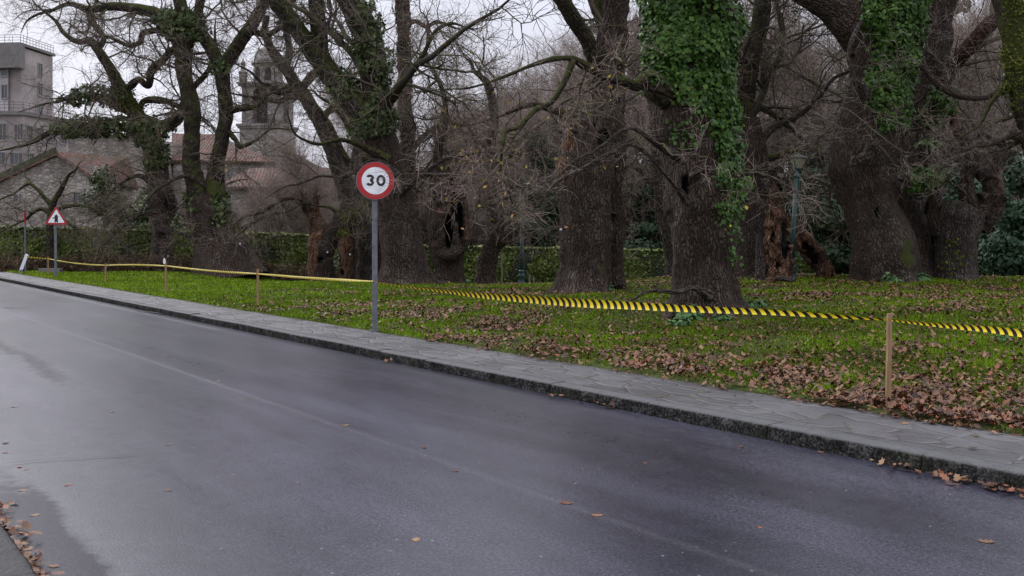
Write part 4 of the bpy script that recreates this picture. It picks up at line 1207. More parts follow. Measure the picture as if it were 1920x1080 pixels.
class Tree:
    def __init__(s, name, label, base, Z0, mat, group='old oaks in the park', cat='tree'):
        s.root = thing(name, label, cat, base, group); s.Z = Z0; s.mat = mat; s.limbs = []; s.seed = rng.integers(1, 9999); s.surf = []
        s.twigsets = []
    def limb(s, pts, name='limb', mat=None, sides=None, step=None, flare=0, lobes=5, lump=.12, ridge=.02, holes=(), wood=(), moss=(), push=.6, jag=0, dz=0.0, grow=True, label=None, ext=0, rf=7.0, lf=1.6):
        P3, R3 = [], []
        for p in pts:
            z = s.Z + dz + (p[3] if len(p) > 3 else 0)
            P3.append(P(p[0], p[1], z)); R3.append(p[2] * z / F)
        P3, R3 = np.array(P3), np.array(R3)
        if not jag and not ext and grow and pts[-1][2] < 8 and name == 'limb':     # thin out to a twig
            d = nrm(P3[-1] - P3[-2]); q, r = P3[-1], R3[-1]
            for k in range(1, 4):
                d = nrm(d + rng.normal(size=3) * .35); q = q + d * (.18 + r * 6); P3 = np.vstack([P3, q]); R3 = np.append(R3, max(.006, r * (1 - .31 * k)))
        if ext:                                            # carries on above the picture, thinning out
            d = nrm(P3[-1] - P3[-2]); q, r = P3[-1], R3[-1]
            for k in range(1, 6):
                d = nrm(d + rng.normal(size=3) * .28 + [0, 0, .08]); q = q + d * ext / 5
                P3 = np.vstack([P3, q]); R3 = np.append(R3, r * (1 - .17 * k))
        rm = R3.max()
        sides = sides or int(np.clip(rm * 60, 10, 56)); step = step or float(np.clip(rm * .13, .05, .14))
        s.seed += 1
        V, Q, T, tc, N = tube(P3, R3, sides, step, lump, lf, ridge, rf, flare, lobes, int(s.seed), True, jag)
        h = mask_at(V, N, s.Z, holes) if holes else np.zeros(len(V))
        w = mask_at(V, N, s.Z, wood) if wood else np.zeros(len(V))
        m = mask_at(V, N, s.Z, moss, True) if moss else np.zeros(len(V))
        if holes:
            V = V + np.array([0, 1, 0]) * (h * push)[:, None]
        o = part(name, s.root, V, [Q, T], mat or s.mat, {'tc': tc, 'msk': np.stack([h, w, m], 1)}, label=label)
        if grow:
            c, r, _ = resample(P3, R3, n=14)
            s.limbs.append((c, r))
        s.surf.append((V[:len(N)], N))
        return o
    def sets(s, idx=None):
        L = s.limbs if idx is None else [s.limbs[i] for i in idx]
        return np.array([c for c, r in L]), np.array([r for c, r in L])
    def grow(s, n1, n2, n3, L1=(1.2, 3.2), L2=(.5, 1.4), L3=(.25, .8), idx=None, bias=(0, 0, .05), ang=62, mats=None, wig=(.26, .27, .24), r1=.05, t0=.2, names=('branches', 'twigs'), n4=0, r3=.006, tw=.30, dens=.72):
        C, R = s.sets(idx)
        w = np.linalg.norm(np.diff(C, axis=1), axis=2).sum(1)
        if idx is None: w[0] *= tw
        n1, n2, n3 = int(n1 * dens), int(n2 * dens), int(n3 * dens)
        c1, q1 = sprout(C, R, n1, L1, .5, ang, 10, wig[0], bias, t0, r1, .012, .32, w)
        c2, q2 = sprout(c1, q1, n2, L2, .6, 55, 7, wig[1], bias, .12, .020, .006, .4)
        src = (np.concatenate([c2], 0), q2)
        c3, q3 = sprout(src[0], src[1], n3, L3, .65, 52, 4, wig[2], bias, .1, r3, .0035, .55)
        mats = mats or (BRANCH, TWIG)
        V, F_, A = join([chain_mesh(c1, q1, 5), chain_mesh(c2, q2, 4)])
        part(names[0], s.root, V, F_, mats[0], {'rnd': A})
        sets = [chain_mesh(c3, q3, 3)]
        if n4:
            c4, q4 = sprout(c3, q3, n4, (L3[0] * .5, L3[1] * .55), .75, 48, 3, .3, bias, .1, .005, .003, .7)
            sets.append(chain_mesh(c4, q4, 3))
        V, F_, A = join(sets)
        part(names[1], s.root, V, F_, mats[1], {'rnd': A})
        s.tips = c3[:, -1]
        return c1, c2, c3
    def crown(s, n=9, up=6.5, n3=2600, spread=.8):
        """the part of the tree above the picture: arms and twigs, so that it shades and is mirrored like the real one"""
        tops = [(c[-1], r[-1]) for c, r in s.limbs if c[-1][2] > 5.0 and r[-1] > .05]
        if not tops: return
        C, R = [], []
        for k in range(n):
            q, r = tops[k % len(tops)]; d = nrm(np.array([rng.normal() * spread, rng.normal() * spread, .9])); q = q.copy(); c = [q]
            for i in range(11):
                d = nrm(d + rng.normal(size=3) * .24 + [0, 0, .05]); q = q + d * up * U(.8, 1.15) / 11; c.append(q)
            C.append(c); R.append(np.linspace(min(r, .16), .03, 12))
        C, R = np.array(C), np.array(R)
        c1, q1 = sprout(C, R, n * 6, (1.5, 3.5), .5, 55, 9, .26, (0, 0, .02), .15, .06, .02, .4)
        c2, q2 = sprout(np.concatenate([c1]), q1, n * 50, (.8, 1.8), .6, 52, 6, .26, (0, 0, .0), .1, .03, .012, .5)
        c3, q3 = sprout(c2, q2, n3, (.4, 1.1), .7, 50, 4, .24, (0, 0, .0), .1, .014, .010, .6)
        V, F_, A = join([chain_mesh(C, R, 6), chain_mesh(c1, q1, 4), chain_mesh(c2, q2, 3), chain_mesh(c3, q3, 3)])
        part('crown', s.root, V, F_, BRANCH, {'rnd': A})
    def leaves(s, n, box, size=.09, spread=.5):
        """a few yellow leaves still hanging on the twigs, inside a photo window"""
        t = s.tips; px = HX + t[:, 0] / t[:, 1] * F; py = HY - (t[:, 2] - EYE) / t[:, 1] * F
        k = np.where((px > box[0]) & (px < box[2]) & (py > box[1]) & (py < box[3]))[0]
        if len(k) == 0: return
        seeds = rng.choice(k, max(1, n // 5)); pos = []
        for q in seeds:
            m = rng.integers(2, 8); pos.append(t[q] + rng.normal(size=(m, 3)) * .16)
        pos = np.vstack(pos)
        V, Q, r = leaf_cloud(pos, rng.normal(size=(len(pos), 3)) + [0, -.5, .3], size * U(.7, 1.3, len(pos)), 1.5)
        part('autumn_leaves', s.root, V, Q, YLEAF, {'rnd': r})
    def cover(s, n, regions, mat=None, size=.10, off=(.02, .20), name='ivy', which=None, clump=.35, hang=.25):
        """ivy on the bark: regions = photo ellipses (px,py,rx,ry)"""
        Vs = np.vstack([s.surf[i][0] for i in (which if which is not None else range(len(s.surf)))]); Ns = np.vstack([s.surf[i][1] for i in (which if which is not None else range(len(s.surf)))])
        px = HX + Vs[:, 0] / Vs[:, 1] * F; py = HY - (Vs[:, 2] - EYE) / Vs[:, 1] * F
        wt = np.zeros(len(Vs))
        for e in regions:
            d = np.sqrt(((px - e[0]) / e[2]) ** 2 + ((py - e[1]) / e[3]) ** 2)
            wt = np.maximum(wt, sm(1.15, .75, d + .3 * fbm(Vs * 2.3, 3, 14)) * (e[4] if len(e) > 4 else 1))
        wt = wt * (.16 + np.clip(1.5 * fbm(Vs * 3.4, 3, 77) + .45, 0, 1.1)) * (Ns[:, 1] < .55)
        if wt.sum() < 1e-6: return
        k = rng.choice(len(Vs), n, p=wt / wt.sum())
        lum = np.clip(fbm(Vs[k] * 2.0, 3, 5), -1, 1)
        dist = off[0] + (off[1] - off[0]) * np.clip(.35 + lum + .3 * rng.random(n), 0, 1.3)
        pos = Vs[k] + Ns[k] * dist[:, None] + rng.normal(size=(n, 3)) * .05
        nor = Ns[k] + np.array([0, -.25, .35])
        V, Q, r = leaf_cloud(pos, nor, size * U(.45, 1.45, n), 1.15, .6)
        r = np.clip(r * .7 + .18 + .35 * np.repeat(lum, 4), 0, 1)
        part(name, s.root, V, Q, mat or IVY, {'rnd': r})
    def tagdot(s, px, py, r=.03):
        k = None
        best = None
        for V, N in s.surf:
            x = HX + V[:, 0] / V[:, 1] * F; y = HY - (V[:, 2] - EYE) / V[:, 1] * F
            d = (x - px) ** 2 + (y - py) ** 2 + (N[:, 1] > 0) * 1e6
            i = d.argmin()
            if best is None or d[i] < best[0]: best = (d[i], V[i], N[i])
        c = best[1] + np.array([0, -.04, 0]); z = c[1]; c = P(px, py, z)
        mb = MB(); mb.ext(circ(r, 12), frame_at(c, .1), -.03, .01); mb.part('trunk_tag', s.root, TAGW)

# --- ivy clad giant in front of the tape (nearest tree)
g = G(1322, 592)
t = Tree('oak_tree', 'nearest giant oak with thick green ivy and lichen, behind the tape', g, g[1] + .35, BARK_DK)
t.limb([(1326, 606, 72), (1324, 575, 62), (1322, 533, 59), (1318, 474, 60), (1312, 425, 62), (1308, 385, 66), (1303, 330, 65), (1300, 270, 66), (1292, 200, 67), (1288, 130, 68), (1292, 60, 72), (1296, -20, 74), (1300, -90, 70)], 'trunk', flare=.42, lobes=4, lump=.20, ridge=.035, sides=64, step=.05,
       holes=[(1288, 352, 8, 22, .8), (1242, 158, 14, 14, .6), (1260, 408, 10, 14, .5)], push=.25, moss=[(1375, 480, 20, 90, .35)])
t.limb([(1300, -60, 50), (1250, -150, 44), (1180, -260, 36), (1130, -360, 28)], ext=3, mat=BARK_MOSS)
t.limb([(1310, -60, 50, .3), (1370, -160, 42, .5), (1440, -280, 34, 1), (1500, -380, 26, 1)], ext=3, mat=BARK_MOSS)
t.limb([(1250, 175, 26, -.4), (1232, 165, 26, -.7), (1214, 150, 20, -.8), (1195, 160, 12, -.9), (1168, 152, 10, -1.1), (1130, 140, 8, -1.3), (1095, 122, 8, -1.6), (1070, 110, 6, -1.8), (1035, 112, 5, -2.0), (990, 125, 4, -2.2), (930, 150, 3, -2.4), (880, 165, 2, -2.6)], mat=BARK_MOSS, lump=.25)
t.limb([(1075, 112, 5, -1.8), (1060, 150, 5, -1.9), (1035, 190, 5, -2.0), (1005, 205, 4.5, -2.1), (985, 225, 4, -2.2), (970, 240, 4, -2.3), (950, 245, 4, -2.3), (942, 270, 3, -2.4), (940, 296, 2, -2.4)], mat=BARK_MOSS)
t.limb([(1280, 300, 9, -.9), (1230, 270, 5, -1.6), (1180, 240, 4, -2.0), (1120, 280, 3.5, -2.3), (1080, 300, 3, -2.5), (1046, 330, 2.4, -2.6)], mat=BRANCH and BARK_GR)
t.limb([(1290, 380, 9, -.9), (1250, 330, 4, -1.4), (1190, 272, 3.2, -1.8), (1140, 290, 3, -2.2), (1090, 318, 2.5, -2.3), (1050, 338, 2, -2.4)], mat=BARK_GR)
t.limb([(1330, 555, 10, -.6), (1300, 540, 3.5, -1.0), (1270, 548, 3, -1.3), (1220, 545, 2.2, -1.6), (1190, 560, 1.5, -1.8)], mat=BARK_GR)
t.limb([(1300, 330, 10, -.8), (1330, 315, 4, -1.2), (1370, 330, 3, -1.4), (1420, 325, 2.4, -1.5), (1470, 345, 2, -1.6)], mat=BARK_GR)
t.limb([(1290, 590, 26, -.35), (1262, 600, 16, -.6), (1236, 612, 8, -.75), (1215, 625, 3, -.85)], 'root', grow=False, flare=0, ridge=.03)
t.limb([(1355, 585, 26, -.3), (1385, 592, 14, -.5), (1402, 600, 4, -.6)], 'root', grow=False, ridge=.03)
t.crown(9, 7.0, 2520)
t.grow(70, 620, 6200, (1.0, 3.0), (.4, 1.2), (.15, .5), bias=(0, -.02, .0), r1=.035, dens=0.30, tw=0.1)
t.leaves(90, (840, 60, 1420, 600), .05)
t.cover(15500, [(1290, 50, 90, 95), (1330, 110, 56, 100), (1250, 130, 40, 40, .6), (1358, 215, 22, 90), (1364, 290, 12, 70, .9), (1366, 360, 9, 50, .7), (1352, 400, 10, 20, .5), (1225, 75, 24, 50, .6)], size=.078, off=(.02, .26))
t.cover(1100, [(1290, 250, 30, 30, .35), (1345, 165, 40, 60, 1), (1368, 440, 8, 60, .5), (1300, 180, 40, 20, .6)], size=.07, off=(.03, .2), name='ivy_trails')
T4 = t

# --- huge broken oak left of it
g = G(1092, 549)
t = Tree('oak_tree', 'broad straight furrowed oak trunk with torn hollow shoulder, mid park', g, g[1] + .5, BARK_DK)
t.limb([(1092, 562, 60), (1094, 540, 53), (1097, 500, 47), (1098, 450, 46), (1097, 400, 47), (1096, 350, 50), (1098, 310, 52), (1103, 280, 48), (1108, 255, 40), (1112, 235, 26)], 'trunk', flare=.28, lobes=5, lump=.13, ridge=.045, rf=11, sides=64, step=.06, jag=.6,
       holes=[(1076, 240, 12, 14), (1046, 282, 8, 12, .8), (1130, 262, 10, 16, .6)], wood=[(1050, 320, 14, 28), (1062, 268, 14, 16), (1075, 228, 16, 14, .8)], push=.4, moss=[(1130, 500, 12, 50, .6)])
t.limb([(1128, 400, 30, .6), (1134, 330, 38, .6), (1138, 270, 36, .5), (1139, 220, 32, .5), (1141, 170, 29, .5), (1145, 110, 28, .5), (1150, 50, 27, .5), (1156, -20, 26, .5), (1160, -100, 24, .5)], 'upper_trunk', ridge=.05, rf=11, ext=3)
t.limb([(1060, 250, 14, -.3), (1064, 225, 12, -.3), (1052, 212, 9, -.4), (1030, 205, 6, -.6), (1005, 196, 5, -.8), (980, 200, 4, -1), (950, 212, 3, -1.2)], jag=.1, wood=[(1062, 235, 12, 20)])
t.limb([(1120, 120, 16, .3), (1098, 70, 15, 0), (1072, 30, 15, -.3), (1048, -10, 15, -.6), (1020, -60, 14, -.8)], mat=BARK_MOSS, ext=3)
t.limb([(1150, 90, 14, .4), (1128, 40, 13, .6), (1112, -10, 13, .8)], mat=BARK_MOSS, ext=3)
t.limb([(1150, 550, 30, .9), (1152, 538, 22, .9), (1150, 500, 18, .9), (1150, 460, 18, .9), (1153, 430, 21, .9), (1156, 405, 18, .9), (1150, 370, 16, .8), (1140, 330, 14, .7)], 'side_trunk', flare=.3, lump=.22, holes=[(1155, 545, 12, 8, .7)], push=.2)
t.crown(8, 7.0, 2160)
t.grow(60, 620, 6600, (1.2, 3.6), (.5, 1.4), (.2, .6), idx=[1, 2, 3, 4, 5], bias=(0, -.03, -.01), dens=0.4)
t.leaves(110, (800, 80, 1200, 420), .06)
t.tagdot(1052, 430)

# --- mossy forked oak behind the round sign
g = G(757, 533)
t = Tree('oak_tree', 'mossy oak forking into two thick arms behind the round speed sign', g, g[1] + .6, BARK_DK)
t.limb([(760, 545, 52), (758, 525, 45), (756, 480, 40), (750, 430, 38), (743, 380, 35), (732, 330, 32), (722, 290, 31), (712, 255, 31), (704, 232, 27)], 'trunk', flare=.35, lump=.11, ridge=.035, rf=10, moss=[(720, 280, 40, 40, .5)])
t.limb([(712, 270, 24), (690, 228, 24), (664, 196, 23), (640, 165, 21), (612, 128, 20), (588, 95, 19), (562, 60, 17), (530, 20, 15), (500, -20, 14), (470, -60, 12)], mat=BARK_MOSS, ext=4, ridge=.03)
t.limb([(714, 270, 24), (710, 220, 24), (706, 170, 24), (700, 120, 26), (690, 75, 26), (674, 35, 25), (652, -10, 24), (630, -60, 22)], mat=BARK_MOSS, ext=4, ridge=.03)
t.limb([(606, 118, 14), (599, 80, 16), (596, 40, 15), (592, -10, 14), (588, -60, 12)], mat=BARK_MOSS, ext=4)
t.limb([(720, 200, 14, -.2), (760, 150, 6, -.6), (790, 110, 5, -.9), (815, 60, 4, -1)], mat=BARK_MOSS)
t.limb([(725, 300, 12, -.5), (680, 275, 5, -1.0), (640, 262, 4, -1.3), (600, 270, 3, -1.6), (570, 262, 2, -1.8)], mat=BARK_MOSS)
t.limb([(740, 330, 12, -.5), (700, 300, 4, -1.0), (650, 330, 3.2, -1.3), (600, 330, 2.6, -1.6), (560, 345, 2, -1.8)], mat=BARK_GR)
t.limb([(745, 360, 12, -.5), (790, 330, 4, -1.0), (830, 300, 3.4, -1.2), (880, 290, 2.6, -1.5)], mat=BARK_GR)
t.crown(6, 7.0, 1440)
t.grow(80, 760, 8200, (1.2, 4.0), (.5, 1.5), (.2, .65), bias=(0, -.02, -.02), tw=0.1, dens=0.72)
t.cover(2600, [(705, 225, 38, 30), (690, 60, 22, 70, .8), (650, 160, 24, 30, .4), (715, 150, 14, 60, .5)], IVY_DK, .12, (.04, .30))
t.leaves(30, (760, 60, 960, 260), .07)

# --- twisting many armed oak on the left
g = at_depth(425, 43.0)
t = Tree('oak_tree', 'dark twisting oak with two tall mossy arms against the sky at left', g, 43.0, BARK_DK)
t.limb([(428, 522, 62), (424, 500, 54), (418, 470, 50), (408, 440, 44), (396, 412, 38), (388, 390, 36), (384, 370, 32)], 'trunk', flare=.18, lump=.2, ridge=.05, holes=[(398, 430, 10, 22, .5)], push=.3)
t.limb([(462, 512, 14, -.3), (450, 480, 16, -.3), (436, 440, 17, -.3), (420, 400, 16, -.3), (408, 370, 18, -.2), (402, 340, 15)], mat=BARK_MOSS)
t.limb([(378, 380, 20), (366, 340, 17), (358, 300, 16), (360, 250, 15), (360, 205, 15), (350, 160, 14), (344, 120, 15), (340, 80, 17), (322, 45, 15), (290, 25, 11), (250, 15, 9), (210, 12, 8), (170, 18, 6), (130, 8, 4), (95, 20, 3)], mat=BARK_MOSS, ridge=.03)
t.limb([(402, 345, 17), (408, 300, 14), (416, 260, 13), (424, 215, 13), (420, 165, 13), (416, 128, 15)], mat=BARK_MOSS, ridge=.03)
t.limb([(416, 135, 13), (398, 95, 12), (378, 65, 12), (350, 40, 12), (330, -20, 11), (310, -70, 9)], mat=BARK_MOSS, ext=3)
t.limb([(416, 135, 12), (436, 100, 13), (460, 65, 12), (482, 30, 11), (500, -5, 10), (520, -50, 9)], mat=BARK_MOSS, ext=3)
t.limb([(344, 90, 13), (362, 55, 11), (372, 20, 9), (378, -30, 8)], mat=BARK_MOSS, ext=3)
t.limb([(322, 45, 8), (300, 55, 6), (270, 62, 6), (262, 80, 5), (240, 85, 4), (205, 70, 3)], mat=BARK_MOSS)
t.limb([(424, 210, 6), (450, 205, 5), (480, 200, 4), (500, 180, 3), (520, 170, 2)], mat=BARK_MOSS)
t.limb([(418, 235, 6), (440, 260, 4.5), (450, 275, 4), (470, 268, 3), (490, 255, 2)], mat=BARK_MOSS)
t.limb([(436, 100, 8), (470, 62, 6), (500, 66, 5), (530, 50, 4.5), (560, 45, 3)], mat=BARK_MOSS)
t.limb([(385, 350, 8), (350, 330, 4, -.6), (310, 345, 3, -1), (280, 370, 2.4, -1.2), (262, 400, 2, -1.4)], mat=BARK_GR)
t.limb([(440, 440, 8, -.3), (470, 420, 4, -.7), (500, 405, 3, -1), (540, 395, 2.6, -1.2), (570, 380, 2, -1.4)], mat=BARK_DK)
t.grow(130, 1150, 11500, (1.2, 3.8), (.6, 1.7), (.25, .8), bias=(0, -.01, -.01), r1=.055, r3=.009, dens=1.0)
t.cover(2000, [(412, 395, 14, 34), (350, 55, 50, 22), (330, 30, 40, 16), (405, 120, 20, 20, .5), (360, 380, 14, 20, .5)], IVY_DK, .15, (.03, .30))
t.tagdot(450, 457, .035)

g = at_depth(302, 45.0)
t = Tree('oak_tree', 'leaning oak with long horizontal ivy wrapped limb at far left', g, 44.6, BARK_GR)
t.limb([(302, 522, 26), (303, 490, 22), (304, 455, 19), (300, 420, 17), (298, 380, 18), (296, 340, 19), (292, 300, 20), (284, 262, 20), (270, 232, 18)], 'trunk', flare=.3, lump=.18, ridge=.04)
t.limb([(282, 258, 13), (258, 236, 11), (230, 238, 9), (200, 236, 9), (170, 240, 8), (140, 236, 8), (110, 246, 7), (93, 248, 5)], mat=BARK_MOSS)
t.limb([(272, 236, 16), (250, 205, 14), (232, 175, 13), (215, 145, 11), (198, 115, 9), (182, 92, 8), (168, 76, 7), (145, 78, 5), (120, 62, 4), (105, 40, 3)], mat=BARK_MOSS)
t.limb([(250, 212, 10), (225, 198, 11), (195, 186, 9), (165, 178, 7), (135, 182, 6), (110, 190, 3)], mat=BARK_MOSS)
t.limb([(182, 95, 6), (195, 72, 5), (180, 50, 4.5), (172, 25, 4), (185, -5, 3)], mat=BARK_MOSS)
t.limb([(232, 175, 8), (258, 150, 7), (278, 160, 6), (284, 132, 8), (305, 112, 7), (326, 92, 6), (345, 100, 4)], mat=BARK_MOSS)
t.limb([(280, 240, 10), (320, 232, 11), (340, 212, 10), (346, 190, 8), (362, 165, 6), (392, 130, 5)], mat=BARK_MOSS)
t.limb([(258, 215, 6), (270, 190, 6), (300, 188, 7), (318, 192, 5)], mat=BARK_MOSS)
t.limb([(300, 420, 14), (318, 400, 10), (322, 380, 10), (312, 350, 8)], mat=BARK_GR)
t.limb([(296, 350, 9, -.4), (260, 330, 4, -.7), (225, 345, 3, -.9), (200, 370, 2.4, -1), (186, 400, 2, -1)], mat=BARK_GR)
t.limb([(300, 430, 9, -.4), (330, 435, 3.4, -.8), (360, 445, 2.6, -1), (385, 460, 2, -1.1)], mat=BARK_GR)
t.limb([(300, 400, 9, -.4), (270, 400, 4, -.7), (240, 415, 3, -.9), (215, 440, 2, -1)], mat=BARK_GR)
t.grow(120, 1100, 11000, (1.0, 3.4), (.6, 1.7), (.25, .8), bias=(0, -.02, -.03), r1=.05, r3=.009, dens=0.9)
t.cover(3200, [(200, 240, 105, 16), (275, 250, 30, 22), (170, 182, 60, 14, .8), (295, 300, 20, 30, .4)], IVY_DK, .16, (.03, .34))
t.cover(1500, [(292, 290, 24, 50, .8), (240, 190, 40, 30, .7), (290, 130, 20, 20, .5)], MOSSLEAF, .08, (.0, .08), 'moss')
t.tagdot(315, 480, .03)

# --- small mossy pollard by the triangular sign
g = at_depth(94, 43.0)
t = Tree('small_tree', 'small crooked bare tree with mossy stem right behind the triangular sign', g, 43.0, BARK_MOSS, group=None)
t.limb([(94, 516, 7), (94, 480, 6.5), (93, 440, 6.5), (95, 405, 6.5), (100, 380, 6), (112, 360, 5), (122, 340, 3.6), (130, 326, 2.6), (142, 318, 1.8), (150, 304, 1.0), (160, 300, .5)], 'trunk', flare=.2, ridge=.02)
t.limb([(94, 400, 5), (80, 392, 4), (62, 398, 3.4), (50, 410, 2.6), (35, 418, 2)])
t.limb([(98, 398, 5), (120, 388, 4), (145, 385, 3.4), (170, 390, 2.4), (190, 402, 2)])
t.limb([(97, 385, 5), (82, 368, 4), (70, 355, 3.4), (55, 345, 2.6), (40, 352, 2)])
t.limb([(96, 410, 4), (112, 410, 3), (130, 420, 2.6), (150, 432, 2)])
t.grow(46, 320, 2600, (.7, 2.2), (.4, 1.1), (.2, .5), bias=(0, 0, -.02), r1=.035)

# --- broken stumps left of the sign
g = at_depth(600, 41.0)
t = Tree('broken_oak', 'broken forked oak stump with torn orange wood, left of the round sign', g, 41.0, BARK_RED)
t.limb([(600, 535, 26), (600, 515, 23), (601, 480, 24), (606, 455, 25), (612, 440, 24), (618, 430, 22)], 'trunk', flare=.15, lump=.2, ridge=.04, mat=BARK_DK, wood=[(585, 470, 11, 55), (590, 440, 14, 20)], holes=[(600, 489, 4, 7)], push=.25)
t.limb([(600, 460, 18), (594, 430, 16), (588, 405, 15), (583, 388, 16), (580, 372, 15)], wood=[(592, 425, 16, 50), (600, 400, 14, 30)], jag=.8, lump=.25, holes=[(600, 440, 5, 12)], push=.25)
t.limb([(612, 455, 20), (626, 432, 18), (634, 418, 15), (640, 400, 11), (648, 385, 6)], mat=BARK_DK, jag=.4, lump=.2)
t.limb([(583, 392, 7, -.3), (565, 375, 4, -.5), (540, 372, 3.4, -.7), (515, 382, 3, -.9), (490, 398, 2.6, -1.1), (455, 408, 2, -1.2)], mat=BARK_DK)
t.grow(40, 330, 2800, (.8, 2.6), (.4, 1.2), (.2, .55), bias=(0, -.02, .0), r1=.035, dens=0.3)
t.tagdot(614, 473, .035)
g = at_depth(649, 40.2)
t = Tree('broken_oak', 'narrow rotten reddish stump with mossy top, just left of sign pole', g, 40.2, BARK_RED)
t.limb([(649, 532, 16), (650, 505, 13), (650, 480, 13), (650, 455, 14), (652, 438, 15), (656, 420, 13), (660, 405, 12)], 'trunk', flare=.12, lump=.25, ridge=.05, wood=[(648, 485, 14, 55)], holes=[(641, 511, 3.5, 7), (657, 430, 4, 6)], push=.2, jag=.4)
t.limb([(656, 412, 9), (668, 398, 7), (690, 385, 5), (710, 372, 3)], mat=BARK_MOSS)
t.limb([(654, 425, 8), (636, 405, 5), (620, 390, 3.6), (590, 385, 2)], mat=BARK_MOSS)
t.grow(46, 380, 3200, (.8, 2.4), (.4, 1.2), (.2, .55), bias=(0, -.02, .0), r1=.03, dens=0.3)
t.cover(1000, [(645, 435, 12, 10), (660, 395, 30, 24, .8)], MOSSLEAF, .07, (0, .08), 'moss')
t.tagdot(656, 477, .035)
for px, z, w, lab in ((684, 42.5, 14, 'slim grey oak trunk between the reddish stump and sign pole'), (716, 41.5, 17, 'dark oak trunk half hidden behind the round sign pole')):
    g = at_depth(px, z)
    t = Tree('oak_tree', lab, g, z, BARK_GR if px < 700 else BARK_DK)
    t.limb([(px, 534, w * 1.15), (px, 500, w), (px + 1, 450, w * .95), (px - 2, 400, w * .9), (px - 8, 340, w * .8), (px - 14, 290, w * .7), (px - 8, 230, w * .55), (px + 4, 160, w * .45)], 'trunk', flare=.25, lump=.18, ridge=.04, ext=2, moss=[(px, 420, 20, 40, .5)])
    t.limb([(px - 10, 330, 7), (px - 40, 290, 6), (px - 62, 240, 5), (px - 90, 200, 4), (px - 120, 180, 2.5)], mat=BARK_MOSS)
    t.limb([(px - 4, 390, 7), (px + 30, 350, 5), (px + 60, 330, 4), (px + 100, 325, 2.5)], mat=BARK_GR)
    t.grow(50, 420, 3800, (1.0, 3.0), (.5, 1.5), (.2, .7), bias=(0, -.01, .0), dens=0.35)
# --- mossy leaning limb tree against the sky
g = at_depth(668, 44.0)
t = Tree('oak_tree', 'leaning grey brown oak with bent arms in front of the bell tower', g, 44.0, BARK_GR)
t.limb([(668, 532, 20), (664, 470, 18), (658, 400, 18), (645, 340, 17), (626, 285, 16), (608, 240, 15), (592, 212, 14), (572, 182, 13), (556, 160, 12), (540, 135, 11), (524, 115, 10), (508, 90, 8), (496, 60, 6), (500, 30, 5)], 'trunk', flare=.3, ridge=.03)
t.limb([(535, 130, 7), (542, 100, 7), (540, 75, 6), (535, 45, 6), (545, 10, 5), (560, -30, 4)], ext=2)
t.limb([(560, 165, 8), (540, 168, 8), (520, 172, 6), (505, 160, 4), (490, 155, 3)])
t.limb([(562, 172, 8), (578, 150, 8), (590, 138, 8), (610, 140, 7), (625, 155, 6), (640, 150, 4)], mat=BARK_MOSS)
t.limb([(566, 180, 8), (545, 180, 7), (532, 187, 6), (520, 190, 5)])
t.limb([(600, 228, 8), (620, 205, 6), (650, 195, 5), (680, 170, 4)], mat=BARK_MOSS)
t.grow(60, 560, 5500, (1.0, 3.6), (.5, 1.6), (.25, .8), bias=(0, -.01, .0), r3=.009, dens=0.85)

# --- knobbly brown trunk
g = at_depth(764, 39.0)
t = Tree('oak_tree', 'tall knobbly brown trunk rising straight just right of the forked oak', g, 39.0, BARK_DK)
t.limb([(764, 530, 20), (764, 450, 18), (766, 380, 16), (764, 300, 14), (762, 240, 14), (759, 190, 12), (760, 140, 13), (757, 90, 13), (758, 60, 12), (754, 20, 14), (752, -30, 12)], 'trunk', lump=.28, lf=3, ridge=.04, ext=3)
t.limb([(762, 44, 7), (780, 40, 5), (800, 50, 4.4), (815, 42, 3.6), (832, 44, 2.6)])
t.limb([(802, 50, 4), (803, 66, 3.4), (800, 92, 2.2)])
t.limb([(764, 290, 8), (800, 250, 5), (840, 230, 4), (880, 235, 3), (930, 220, 2)], mat=BARK_DK)
t.limb([(766, 340, 8), (810, 320, 5), (850, 300, 4), (900, 310, 3), (940, 300, 2)], mat=BARK_DK)
t.crown(4, 7.0, 960)
t.grow(95, 950, 10500, (1.2, 4.0), (.5, 1.6), (.25, .8), bias=(0, -.01, .0), tw=0.3, dens=0.6)
t.leaves(40, (780, 100, 960, 330), .07)

# --- hollow tree
g = at_depth(843, 36.5)
t = Tree('hollow_oak', 'hollow oak stump with two long black openings, right of the round sign', g, 36.5, BARK_DK)
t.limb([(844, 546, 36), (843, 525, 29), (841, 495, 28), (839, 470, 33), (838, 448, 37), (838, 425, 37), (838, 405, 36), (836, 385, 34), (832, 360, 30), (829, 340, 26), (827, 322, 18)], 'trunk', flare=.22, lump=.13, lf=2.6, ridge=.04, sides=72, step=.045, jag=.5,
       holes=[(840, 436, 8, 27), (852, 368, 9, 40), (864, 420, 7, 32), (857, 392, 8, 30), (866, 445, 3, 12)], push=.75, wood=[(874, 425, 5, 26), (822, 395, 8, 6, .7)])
t.limb([(868, 470, 10, -.1), (872, 440, 7, -.2), (873, 410, 6, -.2), (870, 380, 6, -.1), (864, 355, 6), (856, 335, 7), (846, 330, 6)], wood=[(875, 425, 5, 24)], lump=.25)
t.limb([(828, 340, 14), (822, 300, 10), (826, 260, 8), (836, 220, 6), (830, 170, 5)], mat=BARK_DK)
t.limb([(826, 470, 10, -.5), (835, 478, 11, -.62), (850, 476, 12, -.68), (866, 466, 10, -.6)], 'burl', lump=.2, grow=False)
t.grow(90, 850, 8600, (1.0, 3.4), (.5, 1.5), (.2, .7), bias=(0, -.02, .0), mats=(BRANCH, TWIG), dens=0.4, tw=0.1)
t.leaves(30, (780, 100, 960, 330), .07)
g = at_depth(916, 39.5)
t = Tree('oak_tree', 'thin dark twisted oak with swollen burl, left of the distant lamp post', g, 39.5, BARK_DK)
